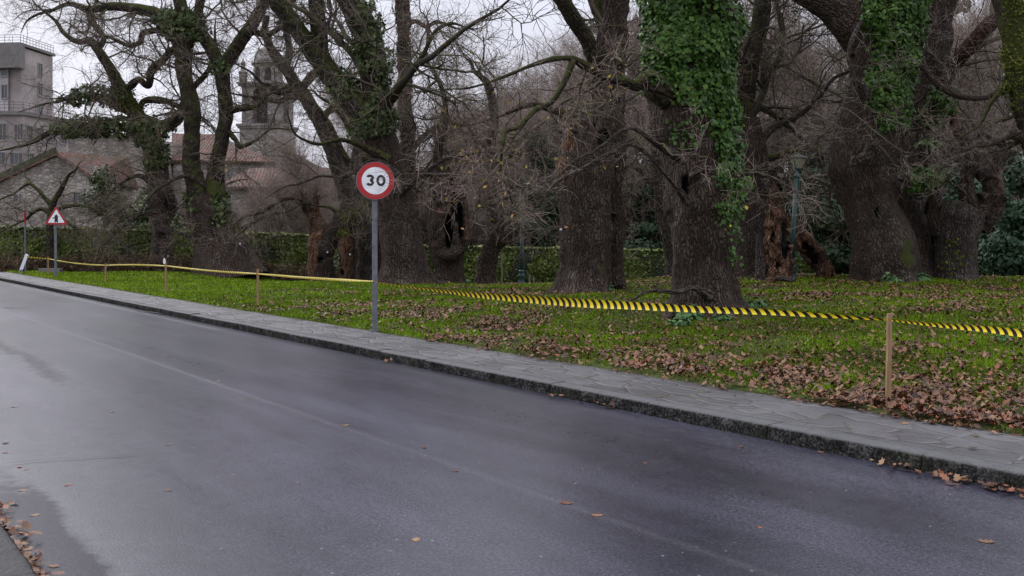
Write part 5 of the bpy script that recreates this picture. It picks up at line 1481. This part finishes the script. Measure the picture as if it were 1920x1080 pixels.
t.limb([(910, 540, 22), (912, 515, 18), (915, 490, 17), (922, 465, 17), (930, 445, 19), (936, 420, 17), (932, 390, 15), (928, 360, 14), (924, 330, 12), (920, 280, 10), (926, 220, 8), (915, 160, 6)], 'trunk', flare=.25, lump=.22, ridge=.04, holes=[(926, 385, 5, 34, .9)], push=.3, ext=2)
t.limb([(928, 460, 12, -.2), (940, 450, 13, -.3), (944, 438, 11, -.3), (940, 420, 9, -.2), (940, 390, 7, -.2), (946, 362, 5, -.2), (958, 345, 3, -.3)], lump=.25)
t.limb([(924, 330, 7), (900, 290, 5), (880, 240, 4), (860, 220, 3)])
t.limb([(926, 320, 7), (960, 290, 5), (1000, 280, 4), (1040, 290, 3)])
t.grow(90, 850, 8600, (1.0, 3.6), (.5, 1.5), (.2, .7), bias=(0, -.02, .0), dens=0.42, tw=0.2)
t.leaves(30, (860, 100, 1060, 400), .07)

# --- trunks behind the ivy clad oak
g = at_depth(1262, 36.0)
t = Tree('oak_tree', 'slim dark trunk showing just left behind the ivy clad oak', g, 36.0, BARK_GR)
t.limb([(1264, 535, 20), (1263, 500, 16), (1258, 460, 14), (1248, 420, 13), (1240, 380, 13), (1236, 340, 12), (1232, 280, 11), (1225, 210, 10), (1215, 130, 9), (1208, 50, 8), (1205, -20, 7)], 'trunk', flare=.2, ext=2, moss=[(1245, 390, 14, 50, .3)])
t.limb([(1240, 370, 7), (1210, 330, 5), (1185, 310, 4), (1160, 320, 2.4)])
t.crown(4, 7.0, 900)
t.grow(70, 640, 6500, (1.0, 3.6), (.5, 1.5), (.2, .7), bias=(0, -.01, .0), mats=(BRANCH, TWIG), dens=0.5)
g = G(1402, 529); g = at_depth(1402, 30.5)
t = Tree('oak_tree', 'dark oak trunk right behind the ivy clad oak with mossy upper arm', g, 30.5, BARK_DK)
t.limb([(1404, 540, 40), (1403, 520, 34), (1402, 470, 31), (1402, 420, 31), (1404, 370, 32), (1406, 320, 33), (1402, 270, 31), (1396, 225, 26)], 'trunk', flare=.25, lump=.15, ridge=.05)
t.limb([(1398, 260, 22), (1396, 220, 19), (1399, 180, 17), (1404, 140, 16), (1412, 95, 16), (1424, 50, 16), (1430, 0, 15), (1432, -50, 14)], mat=BARK_MOSS, ext=3)
t.limb([(1392, 280, 14), (1375, 240, 10), (1360, 200, 8), (1350, 140, 6)], mat=BARK_GR)
t.limb([(1410, 300, 12), (1450, 295, 7), (1490, 282, 5), (1540, 285, 4), (1590, 290, 3)], mat=BARK_MOSS)
t.limb([(1412, 280, 10), (1450, 240, 6), (1490, 220, 5), (1530, 190, 4), (1560, 150, 3)], mat=BARK_GR)
t.crown(7, 7.0, 1800)
t.grow(110, 1000, 10500, (1.2, 4.0), (.5, 1.5), (.2, .7), bias=(0, -.01, .0), dens=0.5, tw=0.15)
t.leaves(40, (1380, 60, 1560, 420), .06)

# --- red torn stumps by the lamp
g = at_depth(1456, 28.0)
t = Tree('broken_oak', 'torn reddish oak stump with jagged top beside the leaning lamp post', g, 28.0, BARK_RED)
t.limb([(1456, 545, 34), (1456, 520, 27), (1455, 480, 24), (1455, 440, 22), (1453, 410, 19), (1450, 380, 15), (1448, 358, 10), (1446, 345, 6)], 'trunk', flare=.2, lump=.38, lf=3.2, ridge=.08, jag=.5, sides=60, step=.05, wood=[(1456, 440, 28, 105)], holes=[(1474, 450, 8, 40, .9), (1452, 445, 5, 12, .7), (1460, 500, 5, 9, .7)], push=.25)
t.limb([(1428, 535, 12, -.1), (1426, 490, 10, -.1), (1424, 455, 7, -.1), (1422, 440, 3, -.1)], mat=BARK_GR, grow=False)
t.limb([(1440, 534, 8, -.7), (1446, 528, 8, -.8), (1452, 524, 5, -.8)], 'root', wood=[(1446, 528, 20, 16)], lump=.5, lf=4, grow=False)
t.grow(14, 90, 700, (.6, 1.8), (.3, .9), (.15, .4), r1=.02, dens=0.25)
g = at_depth(1545, 30.0)
t = Tree('fallen_log', 'leaning hollow rotten log right of the lamp post', g, 30.0, BARK_RED, cat='log')
t.limb([(1549, 538, 16), (1547, 515, 15), (1536, 490, 16), (1520, 468, 17), (1503, 448, 17), (1490, 430, 14), (1484, 412, 11), (1482, 400, 7)], 'trunk', lump=.32, lf=3, ridge=.07, jag=.4, sides=48, step=.045, wood=[(1510, 455, 40, 26), (1546, 515, 20, 26), (1486, 415, 14, 24), (1500, 485, 30, 12)], holes=[(1522, 474, 9, 12), (1530, 486, 8, 12), (1512, 462, 7, 8)], push=.3)
t.limb([(1552, 520, 6, -.15), (1553, 500, 7, -.2), (1550, 488, 5, -.2)], 'stub', wood=[(1552, 500, 12, 26)], jag=.2, lump=.3, grow=False)
g = at_depth(1500, 26.5)
mb = MB(); a, b = at_depth(1436, 27.4), at_depth(1492, 27.0)
c, r, s_ = resample([a + [0, 0, .05], (a + b) / 2 + [0, .1, .13], b + [0, 0, .07]], [.05, .06, .04], n=9)
V, Q, T_, tc, N_ = tube(c, r, 10, .06, .2, 2, .01)
solo('fallen_branch', 'fallen dead branch lying in grass in front of leaning lamp post', 'branch', V, [Q, T_], BARK_GR, {'tc': tc, 'msk': 0 * tc})

# --- big oak right
g = G(1664, 529)
t = Tree('oak_tree', 'massive curving oak with ivy column, mossy foot, right of the lamp', g, g[1] + .8, BARK_DK)
t.limb([(1668, 548, 72), (1665, 525, 55), (1662, 490, 56), (1658, 465, 55), (1648, 430, 50), (1637, 400, 47), (1627, 370, 47), (1619, 340, 52), (1615, 308, 57), (1622, 275, 59), (1632, 240, 57), (1640, 205, 55), (1645, 160, 54), (1648, 110, 56), (1652, 60, 62), (1660, 10, 66), (1672, -50, 60), (1690, -120, 50)], 'trunk', flare=.35, lump=.12, ridge=.04, rf=9, sides=64, step=.06, moss=[(1700, 480, 16, 44, .9)], holes=[(1645, 398, 3, 10, .8)], push=.2, ext=3)
t.limb([(1625, 80, 40), (1600, 48, 36), (1570, 22, 31), (1535, 0, 27), (1490, -25, 24), (1440, -60, 20)], ext=4, ridge=.04)
t.limb([(1620, 300, 14, -.9), (1640, 270, 5, -1.3), (1670, 300, 3.5, -1.6), (1700, 340, 2.5, -1.7)], mat=BARK_GR, grow=False)
t.limb([(1625, 180, 14, -.9), (1600, 150, 5, -1.3), (1585, 190, 4, -1.5), (1570, 230, 3, -1.7), (1560, 270, 2, -1.8)], mat=BARK_GR)
t.limb([(1670, 140, 14, -.6), (1720, 120, 7, -1.0), (1760, 160, 6, -1.2), (1800, 180, 5, -1.4), (1850, 182, 4.5, -1.5), (1890, 160, 4, -1.6), (1940, 172, 3, -1.7)], mat=BARK_DK)
t.limb([(1660, 60, 14, -.6), (1620, 40, 6, -1.2), (1600, 70, 4, -1.5), (1590, 110, 3, -1.7)], mat=BARK_GR)
t.crown(9, 7.0, 2520)
t.grow(95, 850, 8600, (1.2, 3.8), (.5, 1.4), (.2, .6), bias=(0, -.02, -.01), mats=(BRANCH, TWIG_GR), tw=0.08, dens=0.13)
t.cover(8500, [(1668, 130, 42, 115), (1680, 20, 60, 60), (1672, 215, 34, 26, .7), (1700, 90, 24, 60, .6)], size=.095, off=(.02, .24))
t.limb([(1705, 540, 46, 1.5), (1720, 520, 42, 1.6), (1716, 480, 38, 1.7), (1708, 440, 34, 1.8), (1700, 400, 32, 1.9), (1694, 360, 30, 2), (1696, 320, 28, 2.1), (1705, 270, 28, 2.2), (1722, 220, 32, 2.3), (1738, 170, 36, 2.4), (1745, 110, 34, 2.5), (1752, 40, 32, 2.6), (1760, -40, 30, 2.7)], 'rear_trunk', mat=BARK_DK, flare=.2, lump=.16, ridge=.05)

g = at_depth(1790, 29.2)
t = Tree('oak_tree', 'squat gnarled oak with burled claw shaped crown at the right', g, 29.4, BARK_GR)
t.limb([(1788, 540, 48), (1790, 515, 38), (1792, 480, 36), (1794, 450, 38), (1797, 425, 44), (1800, 405, 46), (1806, 390, 40)], 'trunk', flare=.2, lump=.16, ridge=.05, moss=[(1800, 490, 30, 30, .5)], holes=[(1752, 430, 4, 30, .8)], push=.25)
t.limb([(1762, 440, 20), (1756, 400, 17), (1752, 360, 15), (1742, 330, 15), (1732, 300, 14), (1728, 270, 13)], mat=BARK_DK, lump=.2, holes=[(1738, 390, 6, 14, .9)], push=.2)
t.limb([(1775, 415, 20), (1790, 402, 20), (1812, 392, 22), (1830, 388, 24), (1845, 380, 22), (1856, 362, 17), (1850, 340, 12)], 'burl', lump=.35, lf=4, ridge=.05, mat=BARK_DK, wood=[(1800, 395, 40, 14, .45)], holes=[(1833, 372, 10, 9)], push=.3)
t.limb([(1838, 432, 14), (1850, 410, 18), (1860, 385, 20), (1868, 360, 17), (1862, 338, 14), (1846, 328, 12), (1832, 332, 9)], 'burl', lump=.35, lf=4, ridge=.05, mat=BARK_DK, wood=[(1870, 350, 20, 24, .4)], holes=[(1858, 345, 12, 9)], push=.3)
t.limb([(1822, 390, 18), (1812, 355, 16), (1814, 325, 15), (1822, 300, 14), (1812, 275, 12), (1800, 250, 11), (1790, 225, 9), (1780, 190, 7), (1776, 170, 4)], lump=.2, wood=[(1792, 230, 12, 50, .5)], mat=BARK_DK)
t.limb([(1858, 345, 12), (1868, 310, 11), (1880, 280, 12), (1895, 260, 10), (1905, 240, 6)], lump=.25, mat=BARK_DK)
t.limb([(1750, 190, 16, 1.0), (1770, 150, 13, .8), (1790, 120, 13, .5), (1815, 90, 14, .2), (1840, 62, 15, 0), (1860, 42, 15, -.1), (1868, 36, 13, -.1)], 'sawn_limb', mat=BARK_RED, lump=.1)
t.limb([(1775, 170, 8, .6), (1750, 195, 10, .8), (1735, 225, 9, 1)], mat=BARK_MOSS)
t.limb([(1880, 275, 6, -.3), (1840, 250, 4.5, -.8), (1800, 285, 4, -1.0), (1760, 320, 3.5, -1.2), (1720, 345, 3, -1.3)], mat=BARK_GR)
t.limb([(1895, 260, 6, -.3), (1860, 270, 4, -.9), (1830, 268, 3.4, -1.1), (1800, 300, 3, -1.3)], mat=BARK_GR)
t.crown(4, 7.0, 720)
t.grow(120, 1000, 9500, (1.0, 3.2), (.5, 1.3), (.2, .6), bias=(0, -.02, .0), mats=(BRANCH, TWIG_GR), idx=[1, 4, 5, 6, 7, 8, 9], dens=0.12)
t.cover(1800, [(1745, 240, 30, 40), (1762, 200, 22, 26), (1745, 340, 14, 20, .5), (1722, 330, 20, 24, .4)], IVY, .12, (.03, .3))
t.cover(1200, [(1790, 485, 30, 34, .4), (1730, 345, 20, 30, .8), (1750, 210, 22, 30)], MOSSLEAF, .06, (0, .05), 'moss')

# --- mossy limb of a tree that stands outside the frame on the right
g = at_depth(1990, 25.0)
t = Tree('oak_tree', 'moss covered limb of an oak reaching in at the right edge', g, 25.0, BARK_MOSS)
t.limb([(1990, 560, 44), (1985, 450, 38), (1968, 340, 34), (1945, 260, 30), (1922, 190, 24), (1908, 130, 22), (1903, 70, 24), (1892, 10, 26), (1875, -50, 26), (1850, -120, 22)], 'trunk', flare=.3, ext=3, moss=[(1900, 60, 40, 120, .4)])
t.limb([(1955, 290, 16), (1925, 262, 12), (1906, 254, 11), (1890, 258, 4)], mat=BARK_DK)
t.limb([(1912, 150, 12), (1885, 165, 6), (1860, 190, 4.5), (1840, 230, 3)], mat=BARK_MOSS)
t.crown(7, 7.0, 1920)
t.grow(60, 520, 5000, (.8, 3.0), (.4, 1.2), (.15, .5), bias=(0, 0, .0), dens=0.3)
t.cover(1800, [(1905, 60, 26, 120, 1), (1895, 180, 26, 40, .8)], MOSSLEAF, .05, (0, .05), 'moss')
# ------------------------------------------------------------------ woods behind
def bare_tree_proto(seed, h, n1, n2, n3, spread, lab, fine=False):
    global rng
    keep = rng; rng = np.random.default_rng(seed)
    root = thing('bare_tree', lab, 'tree', (0, 0, 0), 'bare trees behind the park')
    K = 12; c = np.zeros((K, 3)); d = np.array([0, 0, 1.])
    for k in range(1, K):
        d = nrm(d + rng.normal(size=3) * [.12, .12, .02] + [0, 0, .06]); c[k] = c[k - 1] + d * h / (K - 1)
    r = np.linspace(.24, .05, K) * h / 11
    c[0, 2] = -.6
    V, Q, T, tc, N = tube(c, r, 12, .25, .15, 1.6, .02, flare=.3)
    part('trunk', root, V, [Q, T], BARK_GR, {'tc': tc, 'msk': 0 * tc}, world=False)
    C, R = c[None], r[None]
    c1, q1 = sprout(C, R, n1, (h * .25, h * .45), .6, 48, 12, .16, (0, 0, .07), .18, .10, .02, .25)
    c2, q2 = sprout(c1, q1, n2, (h * .10, h * .24), .6, 46, 8, .2, (0, 0, .05), .15, .035, .010, .35)
    c3, q3 = sprout(c2, q2, n3, (.5, 1.5), .6, 42, 4, .22, (0, 0, .04), .1, .011, .006, .5)
    V, F_, A = join([chain_mesh(c1, q1, 5), chain_mesh(c2, q2, 4)]); part('branches', root, V, F_, TRUNK_FAR, {'rnd': A}, world=False)
    V, F_, A = join([chain_mesh(c3, q3, 3)]); part('twigs', root, V, F_, TWIG_FAR, {'rnd': A}, world=False)
    rng = keep
    return root
protos = [bare_tree_proto(5, 12.5, 34, 520, 9500, 1, 'x'), bare_tree_proto(6, 10.0, 38, 560, 10500, 1, 'x'), bare_tree_proto(7, 14.5, 40, 620, 11000, 1, 'x')]
used = [0, 0, 0]
BT = [  # column, depth, proto, scale
    (330, 56, 1, .42), (440, 58, 1, .42), (520, 60, 1, .40), (590, 62, 1, .5), (640, 60, 1, .7), (690, 66, 0, .85), (735, 74, 2, .8),
    (790, 62, 1, .9), (835, 72, 0, .85), (872, 95, 2, 1.15), (905, 62, 1, .9), (955, 78, 2, .8), (1000, 60, 1, .95), (1040, 70, 2, 1.0), (1085, 62, 1, 1.1),
    (1170, 60, 0, 1.1), (1235, 56, 1, 1.1), (1375, 58, 0, 1.1), (1440, 54, 1, 1.0), (1480, 66, 2, 1.1), (1540, 56, 0, 1.0), (1590, 66, 2, .95), (1700, 54, 1, 1.1),
    (1780, 52, 0, 1.0), (1830, 60, 2, 1.0), (1890, 54, 1, 1.0), (1960, 62, 2, 1.0), (2060, 58, 0, 1.1), (860, 56, 1, .6), (1010, 54, 1, .6), (765, 56, 1, .6), (1140, 54, 1, .7), (700, 55, 1, .5)]
adj = {0: 'grey brown bare tree with upright twigs', 1: 'low dense bushy bare tree', 2: 'tall thin bare tree'}
def where(px):
    for lim, w in ((40, 'by the stone gable house at far left'), (300, 'behind the twisting oaks at left'), (470, 'behind the two tall mossy arms at left'), (600, 'in front of the church roofs'), (720, 'behind the torn stumps by the round sign'), (800, 'behind the forked oak right of the round sign'), (900, 'behind the hollow stump'), (960, 'behind the twisted burl trunk'), (1060, 'behind the distant lamp post'), (1180, 'behind the straight furrowed oak trunk'), (1260, 'between the furrowed oak and ivy clad oak'), (1420, 'behind the ivy clad oak'), (1500, 'behind the red torn stump'), (1570, 'behind the lamp post on the right'), (1720, 'behind the massive curving oak'), (1800, 'behind the gnarled claw shaped oak'), (1900, 'behind the right edge clump')):
        if px < lim: return w
    return 'at the right edge beyond the mossy limb'
seen = {}
for px, z, k, s in BT:
    loc = at_depth(px, z); loc[2] = min(loc[2], .1)
    lab = adj[k] + ' ' + where(px); seen[lab] = seen.get(lab, 0) + 1
    if seen[lab] > 1: lab += [', further back', ', smaller one', ', shortest one'][seen[lab] - 2]
    rz = rng.uniform(0, 6.28)
    if not used[k]:
        o = protos[k]; o.location = [float(v) for v in loc]; o.rotation_euler = (0, 0, rz); o.scale = (s, s, s); o['label'] = lab; used[k] = 1
    else: dup(protos[k], loc, rz, s, lab, 'bare trees behind the park')

def crown(name, label, cat, base, blobs, n, size, mat, trunk=None, group=None, droop=0.0, elong=1.4):
    """evergreen: blobs = (dx,dy,dz,rx,ry,rz) clumps of leaves round a stem"""
    root = thing(name, label, cat, base, group)
    b = np.array(blobs, float); vol = (b[:, 3] * b[:, 4] * b[:, 5]) ** .7
    k = rng.choice(len(b), n, p=vol / vol.sum())
    d = nrm(rng.normal(size=(n, 3))); rad = (rng.random(n) ** .45)
    pos = b[k, :3] + d * b[k, 3:] * rad[:, None]
    nz = fbm(pos * 1.5, 3, 12); keep = nz + .35 * rng.normal(size=n) > -.30
    pos, d, nz = pos[keep], d[keep], nz[keep]
    V, Q, r = leaf_cloud(pos, d + np.array([0, 0, .4 - droop]), size * U(.6, 1.4, len(pos)), elong, .5)
    r = np.clip(.5 * r + .22 + .45 * np.repeat(nz, 4), 0, 1)
    part('foliage', root, V, Q, mat, {'rnd': r}, world=False)
    h = (b[:, 2]).max()
    V, Q, T, tc, N = tube(np.array([[0, 0, -.3], [.05, 0, h * .5], [0, .05, h]]), np.array([.16, .11, .04]) * (trunk or 1), 10, .2, .1)
    part('trunk', root, V, [Q, T], BARK_GR, {'tc': tc, 'msk': 0 * tc}, world=False)
    return root
def blobs(w, h, n, rz=.9, lo=.1):
    out = []
    for i in range(n):
        t = (i + .5) / n; z = h * (lo + (1 - lo) * t); ww = w * (1 - .55 * t)
        for _ in range(3):
            out.append((rng.normal() * ww * .5, rng.normal() * ww * .35, z + rng.normal() * .3, ww * rng.uniform(.4, .7), ww * rng.uniform(.35, .6), rz * rng.uniform(.5, 1.0)))
    return out
EV = [  # px, depth, width, height, leaves, size, mat, label
    (1008, 52, 2.3, 7.5, 9000, .17, EVER, 'dark green conifer with drooping boughs behind the distant lamp post', 'conifer'),
    (1560, 43, 2.6, 4.6, 10000, .16, EVER, 'dark evergreen bush behind the leaning log right of the lamp post', 'evergreen_shrub'),
    (1520, 52, 3.0, 6.6, 9000, .20, EVER, 'taller dark evergreen directly behind the lamp post', 'evergreen_tree'),
    (1915, 38, 2.2, 4.6, 9500, .17, LAUREL, 'glossy laurel bush at the right edge behind the gnarled oak', 'laurel_bush'),
    (1790, 46, 2.2, 5.2, 8000, .18, LAUREL, 'laurel bush seen through the fork of the gnarled oak', 'laurel_bush'),
    (1770, 55, 3.2, 15.5, 12000, .26, EVER, 'very tall dark ivy smothered tree behind the sawn limb at right', 'evergreen_tree'),
    (1690, 62, 3.0, 15.0, 9000, .28, EVER, 'tall dark evergreen rising behind the massive curving oak', 'evergreen_tree'),
    (1205, 54, 2.6, 5.0, 8000, .19, EVER, 'dark shrub between the furrowed oak and the ivy clad oak', 'evergreen_shrub'),
    (1060, 58, 3.0, 9.5, 8000, .22, EVER, 'dim evergreen tree directly behind the furrowed oak', 'evergreen_tree'),
    (1440, 60, 3.4, 9.0, 9000, .23, EVER, 'dim evergreen behind the red torn stump', 'evergreen_tree'),
    (1120, 66, 3.6, 16.0, 11000, .27, EVER, 'tall dark evergreen rising high above the furrowed oak', 'evergreen_tree'),
    (1210, 70, 3.6, 17.5, 10000, .28, EVER, 'tall dark evergreen just left behind the ivy clad oak crown', 'evergreen_tree'),
    (1400, 72, 3.4, 15.0, 9000, .28, EVER, 'tall dark evergreen behind the mossy upper arm', 'evergreen_tree'),
    (1500, 74, 3.0, 13.0, 8000, .28, EVER, 'tall thin evergreen far behind the lamp post', 'evergreen_tree'),
    (1010, 74, 3.2, 12.5, 8000, .28, EVER, 'dim evergreen far behind the conifer', 'evergreen_tree'),
    (920, 58, 2.6, 4.4, 6500, .2, EVER, 'dark shrub behind the burl trunk and the low ivy wall', 'evergreen_shrub'),
    (780, 56, 2.6, 4.2, 6500, .2, EVER, 'dark shrub behind the forked oak and hollow stump', 'evergreen_shrub'),
    (700, 50, 1.8, 3.0, 6000, .15, IVY_DK, 'ivy bush behind the round sign pole', 'ivy_bush'),
    (660, 47, 1.5, 2.6, 6000, .14, IVY_DK, 'mossy ivy bush above the reddish stump', 'ivy_bush'),
    (215, 52, 2.3, 4.2, 9000, .15, IVY_DK, 'dark ivy bush against the stone house wall', 'ivy_bush'),
    (275, 50, 2.2, 3.6, 7000, .15, IVY_DK, 'second dark ivy bush behind the horizontal limb oak', 'ivy_bush'),
    (1650, 46, 2.6, 5.0, 7000, .18, EVER, 'dark shrub behind the massive curving oak', 'evergreen_shrub'),
    (1985, 44, 2.6, 6.0, 7000, .18, LAUREL, 'tall laurel outside the right edge', 'laurel_bush'),
]
for px, z, w, h, n, sz, mt, lab, nm in EV:
    b = at_depth(px, z)
    crown(nm, lab, 'tree' if h > 6 else 'shrub', b, blobs(w, h, max(4, int(h * .8)), lo=.12), int(n * 1.4), sz * .82, mt)

# the wood beyond, too far and too thick to count
def far_wood():
    n = 26000
    px = U(560, 2150, n); z = U(80, 96, n); x = (px - HX) * z / F
    top = 4.2 + 2.2 * fbm(np.stack([x * .16, z * .1, 0 * x], 1), 3, 2) + 2.5 * sm(1000, 1300, px) - .8 * sm(800, 560, px)
    pos = np.stack([x, z, -1.5 + (top + 1.5) * rng.random(n) ** .75], 1)
    lum = fbm(pos * .5, 3, 5)
    V, Q, r = leaf_cloud(pos, rng.normal(size=(n, 3)) + [0, -.6, .5], .5 * U(.6, 1.5, n), 1.5)
    r = np.clip(.5 * r + .25 + .5 * np.repeat(lum, 4), 0, 1)
    solo('far_wood', None, None, V, Q, leafmat('far_undergrowth', [(.02, .022, .015), (.04, .038, .026), (.07, .058, .045), (.11, .085, .07)], .9, .1), {'rnd': r}, kind='stuff')
far_wood()

# dry brown plants along the foot of the hedge
plants = []
for i, px in enumerate((8, 55, 78, 130, 165, 190, 212, 250, 275, 340, 372, 395, 470, 500, 530, 560, 625)):
    z = 43.3 + rng.uniform(-.3, .8); b = at_depth(px, z)
    n = 130; C = np.zeros((n, 5, 3)); d = nrm(np.stack([rng.normal(size=n) * .6, rng.normal(size=n) * .5, np.ones(n)], 1)); C[:, 0] = np.stack([rng.normal(size=n) * .22, rng.normal(size=n) * .15, 0 * d[:, 0]], 1)
    hh = U(.35, .95, n)
    for k in range(1, 5): d = nrm(d + .22 * rng.normal(size=(n, 3))); C[:, k] = C[:, k - 1] + d * (hh / 4)[:, None]
    V, Q, A = chain_mesh(C, np.full((n, 5), .009)); k2 = rng.integers(1, 5, 500); p = C[rng.integers(0, n, 500), k2]
    V2, Q2, A2 = leaf_cloud(p, rng.normal(size=(500, 3)), .075 * U(.6, 1.4, 500), 1.4)
    Vv = np.vstack([V, V2]); o = bpy.data.objects.new('dry_plant', mkmesh('dry_plant', Vv, [Q, Q2[0] + len(V)], DRYPLANT, {'rnd': np.concatenate([A, A2])}))
    o.location = [float(v) for v in b]; tag(put(o), 'withered brown plant at the foot of the ivy hedge', 'plant', 'dry plants along the hedge foot')

# weeds at the foot of the oaks, one bright tuft near the stake
for px, py, s, mt, lab in ((1290, 598, .30, WEED, 'blue green leafy weed at the left foot of the ivy clad oak'), (1275, 610, .2, WEED, 'low leafy weed in front of the ivy clad oak root'), (1388, 572, .2, WEED, 'leafy weed at the right foot of the ivy clad oak'), (1420, 577, .22, WEED, 'weed patch in grass right of the ivy clad oak'), (1135, 546, .26, WEED, 'leafy weed between the furrowed oak and its side trunk'), (1672, 531, .30, WEED, 'leafy weed at the foot of the massive curving oak'), (1722, 528, .34, WEED, 'weed clump between the massive oak and gnarled oak'), (876, 533, .24, WEED, 'small weed at the foot of the hollow stump'), (1354, 600, .16, WEED, 'small weed on the tape side of the ivy clad oak'),
                           (1597, 716, .13, GRASS, 'bright green grass tuft in leaves left of nearest stake'), (1546, 735, .09, GRASS, 'small grass tuft by the pavement left of nearest stake'), (1880, 640, .12, WEED, 'green weed in the leaves at the right edge')):
    g = G(px, py); n = 110
    if mt is GRASS:
        C = np.zeros((n, 4, 3)); d = nrm(np.stack([rng.normal(size=n) * .5, rng.normal(size=n) * .5, np.ones(n)], 1)); C[:, 0] = np.stack([rng.normal(size=n) * s * .35, rng.normal(size=n) * s * .35, 0 * d[:, 0]], 1)
        for k in range(1, 4): d = nrm(d + [0, 0, -.16] + .2 * rng.normal(size=(n, 3))); C[:, k] = C[:, k - 1] + d * (U(.5, 1.3, n) * s / 3)[:, None]
        V, Q, A = chain_mesh(C, np.full((n, 1), 1.0) * np.linspace(.004, .001, 4)[None]); Q = [Q]; A = np.clip(A * .4 + .5, 0, 1)
    else:
        d = nrm(rng.normal(size=(n, 3)) * [1, 1, .5]); d[:, 2] = np.abs(d[:, 2])
        V, Q, A = leaf_cloud(d * s * (rng.random((n, 1)) ** .5) + [0, 0, .02], d + [0, 0, .8], s * .32 * U(.6, 1.3, n), 1.7, .4)
    o = bpy.data.objects.new('weed_clump', mkmesh('weed_clump', V, Q, mt, {'rnd': A})); o.location = [float(v) for v in g]; tag(put(o), lab, 'weed', 'weeds in the lawn')
print('verts', sum(len(m.vertices) for m in bpy.data.meshes))
